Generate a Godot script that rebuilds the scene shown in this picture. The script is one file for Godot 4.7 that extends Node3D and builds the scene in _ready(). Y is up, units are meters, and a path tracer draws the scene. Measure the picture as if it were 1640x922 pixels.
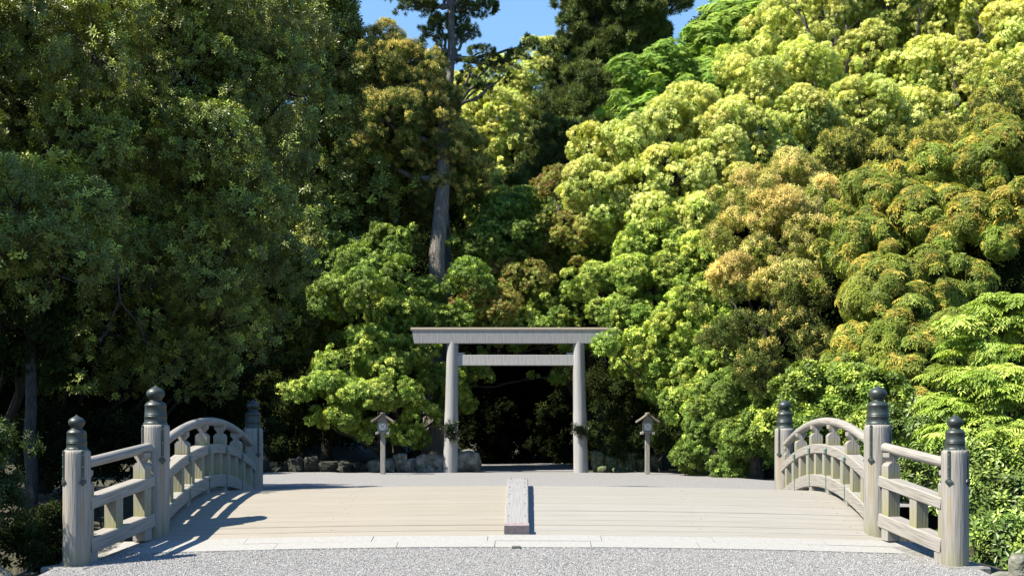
extends Node3D
# A low arched wooden bridge in front of a shrine gate at the edge of a spring forest.
# y is up, units are metres, the bridge axis is x = 0, the view goes towards -z. "d" below is distance along the view (z = -d).

var rng := RandomNumberGenerator.new()
var M := {}
var taken := {}

# ------------------------------------------------------------------ naming
func numbered(called: String) -> String:
	var n: int = taken.get(called, 0)
	taken[called] = n + 1
	return called if n == 0 else "%s_%03d" % [called, n]

func thing(called: String, label: String, category: String, at := Vector3.ZERO, group := "", turn := 0.0) -> Node3D:
	var o := Node3D.new()
	o.name = numbered(called)
	add_child(o)
	o.position = at
	o.rotation.y = turn
	tag(o, label, category, group)
	return o

func tag(o: Node, label: String, category: String, group := "", kind := "") -> void:
	if label: o.set_meta("label", label)
	if category: o.set_meta("category", category)
	if group: o.set_meta("group", group)
	if kind: o.set_meta("kind", kind)

func put(called: String, mesh: Mesh, mat: Material, parent: Node, at := Transform3D()) -> MeshInstance3D:
	var o := MeshInstance3D.new()
	o.name = called
	o.mesh = mesh
	o.material_override = mat
	o.transform = at
	parent.add_child(o, true)
	return o

func struct_piece(called: String, mesh: Mesh, mat: Material, label: String) -> MeshInstance3D:
	var o := put(numbered(called), mesh, mat, self)
	tag(o, label, called.replace("_", " "), "", "structure")
	return o

# ------------------------------------------------------------------ shapes
func st_new() -> SurfaceTool:
	var st := SurfaceTool.new()
	st.begin(Mesh.PRIMITIVE_TRIANGLES)
	return st

func done(st: SurfaceTool) -> ArrayMesh:
	st.generate_normals()
	return st.commit()

func tri(st: SurfaceTool, a: Vector3, b: Vector3, c: Vector3, smooth := -1) -> void:
	st.set_smooth_group(smooth)
	st.add_vertex(a); st.add_vertex(b); st.add_vertex(c)

func quad(st: SurfaceTool, a: Vector3, b: Vector3, c: Vector3, d: Vector3, smooth := -1) -> void:
	tri(st, a, b, c, smooth)
	tri(st, a, c, d, smooth)

# A box with chamfered edges; t places it. foot tints the vertices near its lower end (algae that grows there).
func box(st: SurfaceTool, size: Vector3, t := Transform3D(), bevel := 0.008, foot := Color.WHITE, taper := 1.0) -> void:
	var h := size / 2.0
	var b: float = minf(bevel, minf(h.x, minf(h.y, h.z)) * 0.6)
	var p := {}
	for sx in [-1, 1]:
		for sy in [-1, 1]:
			for sz in [-1, 1]:
				var k: float = taper if sy > 0 else 1.0
				for ax in 3:
					var v := Vector3(sx * (h.x - b) * k, sy * (h.y - b), sz * (h.z - b) * k)
					v[ax] += [sx, sy, sz][ax] * b
					p[[sx, sy, sz, ax]] = v
	var emit := func(ids: Array) -> void:
		var c := Vector3.ZERO
		for i in ids: c += p[i]
		var n: Vector3 = (p[ids[1]] - p[ids[0]]).cross(p[ids[2]] - p[ids[0]])
		var q := ids.duplicate()
		if n.dot(c) > 0.0: q.reverse()
		st.set_smooth_group(-1)
		for i in range(1, q.size() - 1):
			for j in [0, i, i + 1]:
				var v: Vector3 = p[q[j]]
				st.set_color(foot if v.y < 0.0 else Color.WHITE)
				st.add_vertex(t * v)
	for ax in 3:
		var u := (ax + 1) % 3
		var w := (ax + 2) % 3
		for s in [-1, 1]:
			var ids := []
			for c in [[-1, -1], [1, -1], [1, 1], [-1, 1]]:
				var k := [0, 0, 0]
				k[ax] = s; k[u] = c[0]; k[w] = c[1]
				ids.append(k + [ax])
			emit.call(ids)
			for s2 in [-1, 1]:   # the chamfer between face ax,s and face u,s2
				var a := [0, 0, 0]
				a[ax] = s; a[u] = s2; a[w] = -1
				var e := a.duplicate()
				e[w] = 1
				emit.call([a + [ax], e + [ax], e + [u], a + [u]])
	for sx in [-1, 1]:
		for sy in [-1, 1]:
			for sz in [-1, 1]:
				emit.call([[sx, sy, sz, 0], [sx, sy, sz, 1], [sx, sy, sz, 2]])
	st.set_color(Color.WHITE)

func box_mesh(size: Vector3, bevel := 0.008, foot := Color.WHITE, taper := 1.0) -> ArrayMesh:
	var st := st_new()
	box(st, size, Transform3D(), bevel, foot, taper)
	return done(st)

# A section (x, y) swept along a path, ends closed. The section stays upright.
func sweep(st: SurfaceTool, section: PackedVector2Array, path: PackedVector3Array, smooth := -1, across := Vector3.RIGHT, lift := Vector3.UP) -> void:
	var n := section.size()
	for i in path.size() - 1:
		for k in n:
			var s := section[k]
			var e := section[(k + 1) % n]
			var a := path[i] + across * s.x + lift * s.y
			var b := path[i] + across * e.x + lift * e.y
			var c := path[i + 1] + across * e.x + lift * e.y
			var d := path[i + 1] + across * s.x + lift * s.y
			quad(st, a, b, c, d, smooth)
	for last in [0, path.size() - 1]:
		for k in range(1, n - 1):
			var a := path[last] + across * section[0].x + lift * section[0].y
			var b := path[last] + across * section[k].x + lift * section[k].y
			var c := path[last] + across * section[k + 1].x + lift * section[k + 1].y
			if last == 0: tri(st, a, c, b)
			else: tri(st, a, b, c)

func rect_section(w: float, h: float, b := 0.01) -> PackedVector2Array:
	var x := w / 2.0
	var y := h / 2.0
	return PackedVector2Array([Vector2(-x + b, -y), Vector2(-x, -y + b), Vector2(-x, y - b), Vector2(-x + b, y), Vector2(x - b, y), Vector2(x, y - b), Vector2(x, -y + b), Vector2(x - b, -y)])

func round_section(r: float, n := 16, ry := 0.0) -> PackedVector2Array:
	var out := PackedVector2Array()
	for k in n:
		var a := -TAU * k / n
		out.append(Vector2(cos(a) * r, sin(a) * (ry if ry > 0.0 else r)))
	return out

# A profile of (radius, height) turned round the y axis; tint(angle, height) colours the vertices.
func lathe(st: SurfaceTool, profile: Array, n := 40, smooth := 1, tint = null) -> void:
	var c := func(v: Vector3) -> void:
		if tint != null: st.set_color((tint as Callable).call(atan2(v.z, v.x), v.y))
		st.add_vertex(v)
	for i in profile.size() - 1:
		var lo: Vector2 = profile[i]
		var hi: Vector2 = profile[i + 1]
		for k in n:
			var a := TAU * k / n
			var b := TAU * (k + 1) / n
			var p := [Vector3(cos(a) * lo.x, lo.y, sin(a) * lo.x), Vector3(cos(b) * lo.x, lo.y, sin(b) * lo.x), Vector3(cos(b) * hi.x, hi.y, sin(b) * hi.x), Vector3(cos(a) * hi.x, hi.y, sin(a) * hi.x)]
			st.set_smooth_group(smooth)
			if lo.x > 0.0001:
				for j in [0, 1, 2]: c.call(p[j])
			if hi.x > 0.0001:
				for j in [0, 2, 3]: c.call(p[j])

# A tapering limb along points.
func limb(st: SurfaceTool, path: PackedVector3Array, r0: float, r1: float, n := 7, rough := 0.0) -> void:
	var rings := []
	var side := Vector3.RIGHT
	for i in path.size():
		var ahead := (path[mini(i + 1, path.size() - 1)] - path[maxi(i - 1, 0)]).normalized()
		side = (side - ahead * side.dot(ahead))
		if side.length() < 0.05: side = ahead.cross(Vector3.FORWARD)
		side = side.normalized()
		var up := ahead.cross(side)
		var r := lerpf(r0, r1, float(i) / (path.size() - 1))
		var ring := PackedVector3Array()
		for k in n:
			var a := TAU * k / n
			var rr := r * (1.0 + rough * (sin(a * 3.0 + i * 0.7) * 0.5 + sin(a * 5.0 - i * 0.4) * 0.5))
			ring.append(path[i] + (side * cos(a) + up * sin(a)) * rr)
		rings.append(ring)
	for i in path.size() - 1:
		for k in n:
			var k2 := (k + 1) % n
			quad(st, rings[i][k], rings[i][k2], rings[i + 1][k2], rings[i + 1][k], 1)
	for k in range(1, n - 1):
		tri(st, rings[-1][0], rings[-1][k], rings[-1][k + 1], -1)

func bend(a: Vector3, b: Vector3, c: Vector3, n := 6, wobble := 0.0) -> PackedVector3Array:
	var out := PackedVector3Array()
	for i in n + 1:
		var t := float(i) / n
		var p := a.lerp(b, t).lerp(b.lerp(c, t), t)
		if i > 0 and i < n: p += Vector3(rng.randf_range(-1, 1), rng.randf_range(-1, 1), rng.randf_range(-1, 1)) * wobble
		out.append(p)
	return out

# An irregular boulder: a squarish lump pushed in and out by noise.
func boulder(size: Vector3, seed_: int, rings := 9, around := 14, blocky := 0.55) -> ArrayMesh:
	var noise := FastNoiseLite.new()
	noise.seed = seed_
	noise.frequency = 0.9
	var st := st_new()
	var p := func(i: int, k: int) -> Vector3:
		var e := PI * i / rings - PI / 2
		var a := TAU * (k % around) / around
		var v := Vector3(cos(e) * cos(a), sin(e), cos(e) * sin(a))
		var m := maxf(absf(v.x), maxf(absf(v.y), absf(v.z)))
		v = v.lerp(v / m * 0.8, blocky)
		v *= 1.0 + 0.35 * noise.get_noise_3dv(v * 0.9 + Vector3.ONE * seed_) + 0.12 * noise.get_noise_3dv(v * 3.0)
		return v * size / 2.0
	for i in rings:
		for k in around:
			quad(st, p.call(i, k), p.call(i, k + 1), p.call(i + 1, k + 1), p.call(i + 1, k), -1 if blocky > 0.7 else 1)
	return done(st)

# ------------------------------------------------------------------ materials
func noise_tex(freq: float, ramp: Array, seed_ := 1, octaves := 4, normal := 0.0, size := 512, type := FastNoiseLite.TYPE_SIMPLEX_SMOOTH) -> NoiseTexture2D:
	var n := FastNoiseLite.new()
	n.noise_type = type
	n.frequency = freq
	n.fractal_octaves = octaves
	n.seed = seed_
	var t := NoiseTexture2D.new()
	t.width = size; t.height = size
	t.seamless = true
	t.noise = n
	if normal > 0.0:
		t.as_normal_map = true
		t.bump_strength = normal
	elif ramp.size():
		var g := Gradient.new()
		var off := PackedFloat32Array()
		var col := PackedColorArray()
		for r in ramp:
			off.append(r[0])
			col.append((r[1] as Color).linear_to_srgb())
		g.offsets = off
		g.colors = col
		t.color_ramp = g
	return t

func grey(v: float, warm := 0.0) -> Color:
	return Color(v * (1.0 + warm), v, v * (1.0 - warm))

func surface(tex: Texture2D, scale: Vector3, rough := 0.8, bump: Texture2D = null, bump_cm := 0.0, world := false) -> StandardMaterial3D:
	var m := StandardMaterial3D.new()
	m.albedo_texture = tex
	m.roughness = rough
	m.vertex_color_use_as_albedo = true
	m.uv1_triplanar = true
	m.uv1_world_triplanar = world
	m.uv1_scale = scale
	m.uv1_triplanar_sharpness = 6.0
	if bump:
		m.heightmap_enabled = true
		m.heightmap_texture = bump
		m.heightmap_scale = bump_cm
	return m

func make_materials() -> void:
	var grain := noise_tex(0.02, [], 5, 5)
	var weathered := [[0.0, Color(0.120, 0.111, 0.097)], [0.3, Color(0.189, 0.180, 0.161)], [0.55, Color(0.218, 0.208, 0.190)], [0.8, Color(0.247, 0.236, 0.217)], [1.0, Color(0.218, 0.191, 0.157)]]
	var wt := noise_tex(0.02, weathered, 11, 6)
	M.wood_up = surface(wt, Vector3(3.2, 0.14, 3.2), 0.78, grain, 0.35)          # grain along y
	M.wood_along = surface(wt, Vector3(3.2, 3.2, 0.14), 0.78, grain, 0.35)       # grain along z
	M.wood_across = surface(wt, Vector3(0.16, 2.2, 2.2), 0.78, grain, 0.5)      # grain along x
	var torii := [[0.0, Color(0.188, 0.188, 0.183)], [0.4, Color(0.238, 0.238, 0.238)], [0.7, Color(0.267, 0.267, 0.267)], [1.0, Color(0.307, 0.298, 0.282)]]
	var tt := noise_tex(0.018, torii, 23, 5)
	M.torii_up = surface(tt, Vector3(0.9, 0.05, 0.9), 0.62, grain, 0.4)
	M.torii_beam = surface(noise_tex(0.018, [[0.0, Color(0.244, 0.238, 0.226)], [0.45, Color(0.304, 0.298, 0.289)], [0.75, Color(0.329, 0.325, 0.314)], [1.0, Color(0.356, 0.340, 0.314)]], 31, 5), Vector3(1.6, 0.12, 1.6), 0.68, grain, 0.4)
	M.lantern = surface(wt, Vector3(2.0, 0.3, 2.0), 0.8, grain, 0.4)
	M.bark_roof = surface(noise_tex(0.03, [[0.0, Color(0.07, 0.055, 0.045)], [0.5, Color(0.17, 0.145, 0.12)], [1.0, Color(0.28, 0.25, 0.21)]], 8), Vector3(2, 2, 0.5), 0.9, grain, 1.0)
	M.paper = surface(noise_tex(0.05, [[0.0, Color(0.5, 0.5, 0.49)], [1.0, Color(0.62, 0.62, 0.6)]], 4), Vector3(1, 1, 1), 0.6)
	M.plank = []
	var tones := [Color(0.213, 0.193, 0.156), Color(0.221, 0.201, 0.166), Color(0.212, 0.200, 0.175), Color(0.219, 0.209, 0.187)]
	for i in 4:
		var t: Color = tones[i]
		M.plank.append(surface(noise_tex(0.016, [[0.0, t * 0.84], [0.35, t * 0.96], [0.7, t * 1.03], [1.0, t * 1.09]], 40 + i, 6), Vector3(0.10, 2.5, 3.0), 0.72, grain, 0.35, true))
	M.divider = surface(noise_tex(0.015, [[0.0, Color(0.158, 0.155, 0.149)], [0.4, Color(0.191, 0.189, 0.184)], [1.0, Color(0.216, 0.214, 0.207)]], 61, 5), Vector3(2.6, 2.6, 0.2), 0.75, grain, 0.3)
	M.dark_timber = surface(noise_tex(0.02, [[0.0, Color(0.05, 0.04, 0.03)], [1.0, Color(0.13, 0.11, 0.09)]], 71), Vector3(0.3, 2, 2), 0.9)
	M.copper_end = surface(noise_tex(0.02, [[0.0, Color(0.156, 0.129, 0.124)], [0.5, Color(0.216, 0.170, 0.165)], [1.0, Color(0.267, 0.232, 0.227)]], 77), Vector3(1.5, 1.5, 1.5), 0.5)
	M.bronze = surface(noise_tex(0.015, [[0.0, Color(0.020, 0.027, 0.025)], [0.5, Color(0.030, 0.040, 0.037)], [0.8, Color(0.038, 0.050, 0.046)], [1.0, Color(0.060, 0.082, 0.072)]], 81, 5), Vector3(1.2, 0.5, 1.2), 0.45)
	M.bronze.metallic = 0.2
	M.verdigris = surface(noise_tex(0.04, [[0.0, Color(0.06, 0.09, 0.075)], [0.6, Color(0.12, 0.19, 0.165)], [1.0, Color(0.22, 0.36, 0.31)]], 85), Vector3(3, 3, 3), 0.6)
	M.slab = surface(noise_tex(0.03, [[0.0, Color(0.201, 0.198, 0.185)], [0.4, Color(0.236, 0.234, 0.224)], [1.0, Color(0.266, 0.263, 0.253)]], 91, 6), Vector3(0.8, 0.8, 0.8), 0.85, noise_tex(0.15, [], 3, 4), 0.4, true)
	M.kerb = surface(noise_tex(0.03, [[0.0, Color(0.090, 0.090, 0.078)], [0.5, Color(0.162, 0.159, 0.144)], [1.0, Color(0.216, 0.212, 0.198)]], 93, 6), Vector3(0.9, 0.9, 0.9), 0.9, noise_tex(0.15, [], 3, 4), 0.5, true)
	M.rock = surface(noise_tex(0.012, [[0.0, Color(0.045, 0.055, 0.03)], [0.35, Color(0.10, 0.105, 0.08)], [0.6, Color(0.175, 0.17, 0.145)], [1.0, Color(0.29, 0.285, 0.255)]], 95, 5), Vector3(0.5, 0.5, 0.5), 0.95, noise_tex(0.05, [], 6, 5), 2.0, true)
	M.mossy = surface(noise_tex(0.012, [[0.0, Color(0.03, 0.05, 0.015)], [0.4, Color(0.07, 0.10, 0.03)], [0.7, Color(0.15, 0.15, 0.11)], [1.0, Color(0.28, 0.27, 0.23)]], 97, 6), Vector3(1.0, 1.0, 1.0), 0.95, noise_tex(0.05, [], 6, 5), 3.0, true)
	M.shade_tinted_rock = surface(noise_tex(0.015, [[0.0, Color(0.012, 0.016, 0.009)], [0.6, Color(0.028, 0.032, 0.022)], [1.0, Color(0.06, 0.06, 0.05)]], 99, 6), Vector3(1.0, 1.0, 1.0), 0.95, noise_tex(0.05, [], 6, 5), 3.0, true)  # rock colour darkened to carry the shade under the trees, besides dark moss
	var grit := Image.create(512, 512, false, Image.FORMAT_RGB8)
	rng.seed = 3
	for y in 512:
		for x in 512:
			var v := rng.randf_range(0.115, 0.21)
			if rng.randf() < 0.06: v = rng.randf_range(0.04, 0.09)
			elif rng.randf() < 0.10: v = rng.randf_range(0.23, 0.31)
			var w := rng.randf_range(-0.03, 0.04)
			grit.set_pixel(x, y, Color(v * (1.0 + w), v, v * (1.0 - w)).linear_to_srgb())
	M.gravel = surface(ImageTexture.create_from_image(grit), Vector3(0.15, 0.15, 0.15), 0.95, null, 0.0, true)
	M.pebble = StandardMaterial3D.new()
	M.pebble.vertex_color_use_as_albedo = true
	M.pebble.roughness = 0.9
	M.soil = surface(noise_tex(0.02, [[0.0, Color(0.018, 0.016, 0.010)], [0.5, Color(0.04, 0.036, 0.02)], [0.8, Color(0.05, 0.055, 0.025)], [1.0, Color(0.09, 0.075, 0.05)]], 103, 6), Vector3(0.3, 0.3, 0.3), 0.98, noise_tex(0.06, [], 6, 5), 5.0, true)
	M.bark = surface(noise_tex(0.02, [[0.0, Color(0.010, 0.009, 0.007)], [0.5, Color(0.035, 0.030, 0.025)], [1.0, Color(0.075, 0.068, 0.055)]], 107, 5), Vector3(1.6, 0.3, 1.6), 0.95, noise_tex(0.02, [], 107, 5), 4.0)
	M.shade_tinted_bark = surface(noise_tex(0.02, [[0.0, Color(0.010, 0.009, 0.007)], [1.0, Color(0.035, 0.031, 0.026)]], 108, 5), Vector3(1.6, 0.3, 1.6), 0.95)  # limb shade under the left oaks is put into this bark colour
	M.bark_grey = surface(noise_tex(0.02, [[0.0, Color(0.043, 0.038, 0.032)], [0.45, Color(0.128, 0.115, 0.102)], [1.0, Color(0.255, 0.238, 0.212)]], 109, 5), Vector3(1.6, 0.14, 1.6), 0.95, noise_tex(0.02, [], 109, 5), 6.0)
	M.leaf = StandardMaterial3D.new()
	M.leaf.vertex_color_use_as_albedo = true
	M.leaf.roughness = 0.55
	M.leaf.metallic_specular = 0.35
	M.leaf.cull_mode = BaseMaterial3D.CULL_DISABLED
	M.leaf.backlight_enabled = true
	M.leaf.backlight = Color(0.75, 0.75, 0.6)
	M.gloss_leaf = M.leaf.duplicate()
	M.gloss_leaf.roughness = 0.42
	M.gloss_leaf.metallic_specular = 0.4
	M.gloss_leaf.backlight = Color(0.4, 0.4, 0.3)
	M.dull_leaf = M.leaf.duplicate()
	M.dull_leaf.roughness = 0.8
	M.dull_leaf.metallic_specular = 0.12
	M.water = StandardMaterial3D.new()
	M.water.albedo_color = Color(0.05, 0.06, 0.05)
	M.water.roughness = 0.05

# ------------------------------------------------------------------ lie of the land
const MID := 19.45          # the crown of the arch
const HALF := 2.95          # from there to the main posts
func arch(d: float) -> float:
	return 0.05 * (HALF * HALF - (d - MID) * (d - MID))
func camber(x: float) -> float:
	return 0.09 * (1.0 - minf(1.0, (x / 5.2) * (x / 5.2)))
func path_y(x: float, d: float) -> float:      # the gravel this side of the bridge
	return -0.205 - 0.075 * minf(15.5 - d, 2.5) + camber(x)
func land(x: float, d: float) -> float:
	var far := smoothstep(21.8, 23.4, d)
	var ax := absf(x)
	var near := path_y(x, minf(d, 15.5)) - 0.06 - 1.1 * smoothstep(5.9, 8.5, ax)
	var y := lerpf(near, 0.0, far)
	y = lerpf(y, -1.6, smoothstep(16.3, 17.4, d) * (1.0 - smoothstep(21.3, 22.9, d)))
	if ax > 6.0: y = lerpf(y, minf(y, -0.5), (1.0 - smoothstep(24.0, 28.0, d)) * smoothstep(6.0, 8.0, ax))
	y += maxf(0.0, d - 62.0) * 0.12 * smoothstep(6.0, 16.0, absf(x + 0.2) + maxf(0.0, d - 75.0))
	return y

# ------------------------------------------------------------------ leaves
func leaf(st: SurfaceTool, base: Vector3, along: Vector3, up: Vector3, length: float, width: float, tone: float, fold := 0.25, droop := 0.0) -> void:
	var side := along.cross(up).normalized() * width * 0.5
	var lift := up.normalized() * width * fold
	var mid := base + along * length * 0.45 - Vector3.UP * droop * length * 0.15
	var tip := base + along * length - Vector3.UP * droop * length
	st.set_smooth_group(-1)
	st.set_color(Color(tone, tone, tone))
	st.add_vertex(base); st.add_vertex(mid + side + lift); st.add_vertex(tip)
	st.add_vertex(base); st.add_vertex(tip); st.add_vertex(mid - side + lift)

func rand_dir() -> Vector3:
	var y := rng.randf_range(-1, 1)
	var a := rng.randf() * TAU
	var r := sqrt(1.0 - y * y)
	return Vector3(cos(a) * r, y, sin(a) * r)

# A shoot that stands along +y with leaves spiralling round it.
func shoot(n: int, stem: float, length: float, width: float, open := 0.9, droop := 0.1) -> ArrayMesh:
	var st := st_new()
	for i in n:
		var t := (i + 0.5) / n
		var a := i * 2.4 + rng.randf_range(-0.4, 0.4)
		var out := Vector3(cos(a), 0, sin(a))
		var tilt := lerpf(open, 0.45, t * t) + rng.randf_range(-0.3, 0.2)
		var along := (out * sin(tilt + 0.4) + Vector3.UP * cos(tilt + 0.4)).normalized()
		var up := (Vector3.UP - along * along.y + out * -0.2 + rand_dir() * 0.3).normalized()
		var base := Vector3.UP * stem * (t - 0.4) + out * stem * rng.randf_range(0.0, 0.3)
		leaf(st, base, along, up, length * rng.randf_range(0.7, 1.15), width * rng.randf_range(0.8, 1.2), rng.randf_range(0.8, 1.18), 0.14, droop)
	return done(st)

# Compound leaves that arch out sideways, leaflets in two hanging rows.
func fronds(n: int, length: float, pairs: int, leaflet: float, width: float, sag := 0.5) -> ArrayMesh:
	var st := st_new()
	for i in n:
		var a := TAU * i / n + rng.randf_range(-0.5, 0.5)
		var out := Vector3(cos(a), 0, sin(a))
		var side := Vector3(-sin(a), 0, cos(a))
		var rise := rng.randf_range(0.1, 0.45)
		var len_ := length * rng.randf_range(0.7, 1.1)
		var tone := rng.randf_range(0.85, 1.1)
		for k in pairs:
			var t := (k + 0.6) / pairs
			var p := out * len_ * t + Vector3.UP * (rise * t - sag * t * t) * len_
			for s in [-1.0, 1.0]:
				var along: Vector3 = (side * s + out * 0.55 - Vector3.UP * rng.randf_range(0.15, 0.55)).normalized()
				leaf(st, p, along, Vector3.UP, leaflet * (1.0 - 0.35 * absf(t - 0.45)) * rng.randf_range(0.85, 1.1), width, tone * rng.randf_range(0.85, 1.15), 0.2, 0.15)
		leaf(st, out * len_ + Vector3.UP * (rise - sag) * len_, (out - Vector3.UP * 0.5).normalized(), Vector3.UP, leaflet, width, tone)
	return done(st)

# A conifer's tuft of narrow needles.
func tuft(n: int, length: float, width: float) -> ArrayMesh:
	var st := st_new()
	for i in n:
		var dir := (rand_dir() + Vector3.UP * 0.7).normalized()
		leaf(st, rand_dir() * length * 0.25, dir, dir.cross(rand_dir()).normalized(), length * rng.randf_range(0.6, 1.1), width, rng.randf_range(0.65, 1.2), 0.1)
	return done(st)

var KINDS := {}
func make_kinds() -> void:
	rng.seed = 77
	var small := shoot(16, 0.17, 0.13, 0.066, 1.05)
	var oval := shoot(14, 0.20, 0.15, 0.066, 1.1, 0.15)
	var fine := shoot(18, 0.16, 0.085, 0.04)
	var hanging := shoot(14, 0.20, 0.19, 0.066, 1.35, 0.5)
	var fern := fronds(5, 0.24, 4, 0.15, 0.046, 0.75)
	var spray := fronds(5, 0.34, 6, 0.125, 0.04, 0.35)
	var star := fronds(6, 0.30, 5, 0.11, 0.045, 0.25)
	var needles := tuft(30, 0.24, 0.03)
	# mesh, old leaves, young leaves, share of young shoots, radius of a puff, shoots per puff, size of a shoot, how far shoots turn up, flattening of a puff
	KINDS = {
		"oak": {"mesh": oval, "old": Color(0.135, 0.165, 0.033), "young": Color(0.37, 0.43, 0.07), "share": 0.45, "puff": 0.5, "shoots": 60, "size": 0.5, "up": 0.5, "flat": 0.85, "mat": "gloss_leaf"},
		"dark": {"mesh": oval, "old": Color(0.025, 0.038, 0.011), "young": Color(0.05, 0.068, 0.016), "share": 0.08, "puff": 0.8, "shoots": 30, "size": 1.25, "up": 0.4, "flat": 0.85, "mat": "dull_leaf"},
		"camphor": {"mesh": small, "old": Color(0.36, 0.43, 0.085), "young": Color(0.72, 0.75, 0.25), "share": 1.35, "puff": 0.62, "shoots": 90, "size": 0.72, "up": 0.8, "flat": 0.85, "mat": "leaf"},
		"camphor_green": {"mesh": small, "old": Color(0.19, 0.29, 0.045), "young": Color(0.54, 0.64, 0.13), "share": 0.9, "puff": 0.5, "shoots": 82, "size": 0.72, "up": 0.7, "flat": 0.8, "mat": "leaf"},
		"chinquapin": {"mesh": hanging, "old": Color(0.105, 0.14, 0.03), "young": Color(0.54, 0.49, 0.14), "share": 0.7, "puff": 0.6, "shoots": 78, "size": 0.6, "up": 0.3, "flat": 0.85, "mat": "leaf"},
		"peach": {"mesh": hanging, "old": Color(0.29, 0.32, 0.065), "young": Color(0.70, 0.62, 0.24), "share": 1.0, "puff": 0.55, "shoots": 78, "size": 0.6, "up": 0.3, "flat": 0.85, "mat": "leaf"},
		"broad": {"mesh": small, "old": Color(0.135, 0.21, 0.036), "young": Color(0.40, 0.51, 0.085), "share": 0.4, "puff": 0.6, "shoots": 80, "size": 0.7, "up": 0.6, "flat": 0.8, "mat": "leaf"},
		"maple": {"mesh": star, "old": Color(0.22, 0.36, 0.05), "young": Color(0.33, 0.48, 0.075), "share": 0.5, "puff": 0.6, "shoots": 44, "size": 0.95, "up": 0.9, "flat": 0.55, "mat": "leaf"},
		"sumac": {"mesh": fern, "old": Color(0.245, 0.31, 0.048), "young": Color(0.50, 0.42, 0.075), "share": 0.2, "puff": 0.52, "shoots": 44, "size": 0.75, "up": 0.35, "flat": 0.95, "mat": "leaf"},
		"lime": {"mesh": spray, "old": Color(0.27, 0.38, 0.05), "young": Color(0.42, 0.52, 0.095), "share": 0.5, "puff": 0.36, "shoots": 14, "size": 0.8, "up": 2.0, "flat": 0.35, "mat": "leaf"},
		"conifer": {"mesh": needles, "old": Color(0.09, 0.125, 0.035), "young": Color(0.19, 0.24, 0.06), "share": 0.35, "puff": 0.6, "shoots": 30, "size": 1.05, "up": 0.8, "flat": 0.7, "mat": "leaf"},
		"hedge": {"mesh": fine, "old": Color(0.03, 0.055, 0.012), "young": Color(0.07, 0.11, 0.02), "share": 0.3, "puff": 0.3, "shoots": 34, "size": 0.75, "up": 0.4, "flat": 1.0, "mat": "leaf"},
		"bush": {"mesh": oval, "old": Color(0.10, 0.16, 0.03), "young": Color(0.28, 0.39, 0.07), "share": 0.4, "puff": 0.42, "shoots": 34, "size": 0.75, "up": 0.6, "flat": 0.8, "mat": "gloss_leaf"},
	}

func cluster(called: String, mesh: Mesh, mat: Material, places: Array, tints: PackedColorArray, parent: Node) -> void:
	if places.is_empty(): return
	var mm := MultiMesh.new()
	mm.transform_format = MultiMesh.TRANSFORM_3D
	mm.use_colors = true
	mm.mesh = mesh
	mm.instance_count = places.size()
	for i in places.size():
		mm.set_instance_transform(i, places[i])
		mm.set_instance_color(i, tints[i])
	var o := MultiMeshInstance3D.new()
	o.name = called
	o.multimesh = mm
	o.material_override = mat
	o.set_meta("kind", "stuff")
	parent.add_child(o, true)
	count += places.size()
var count := 0

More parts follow.
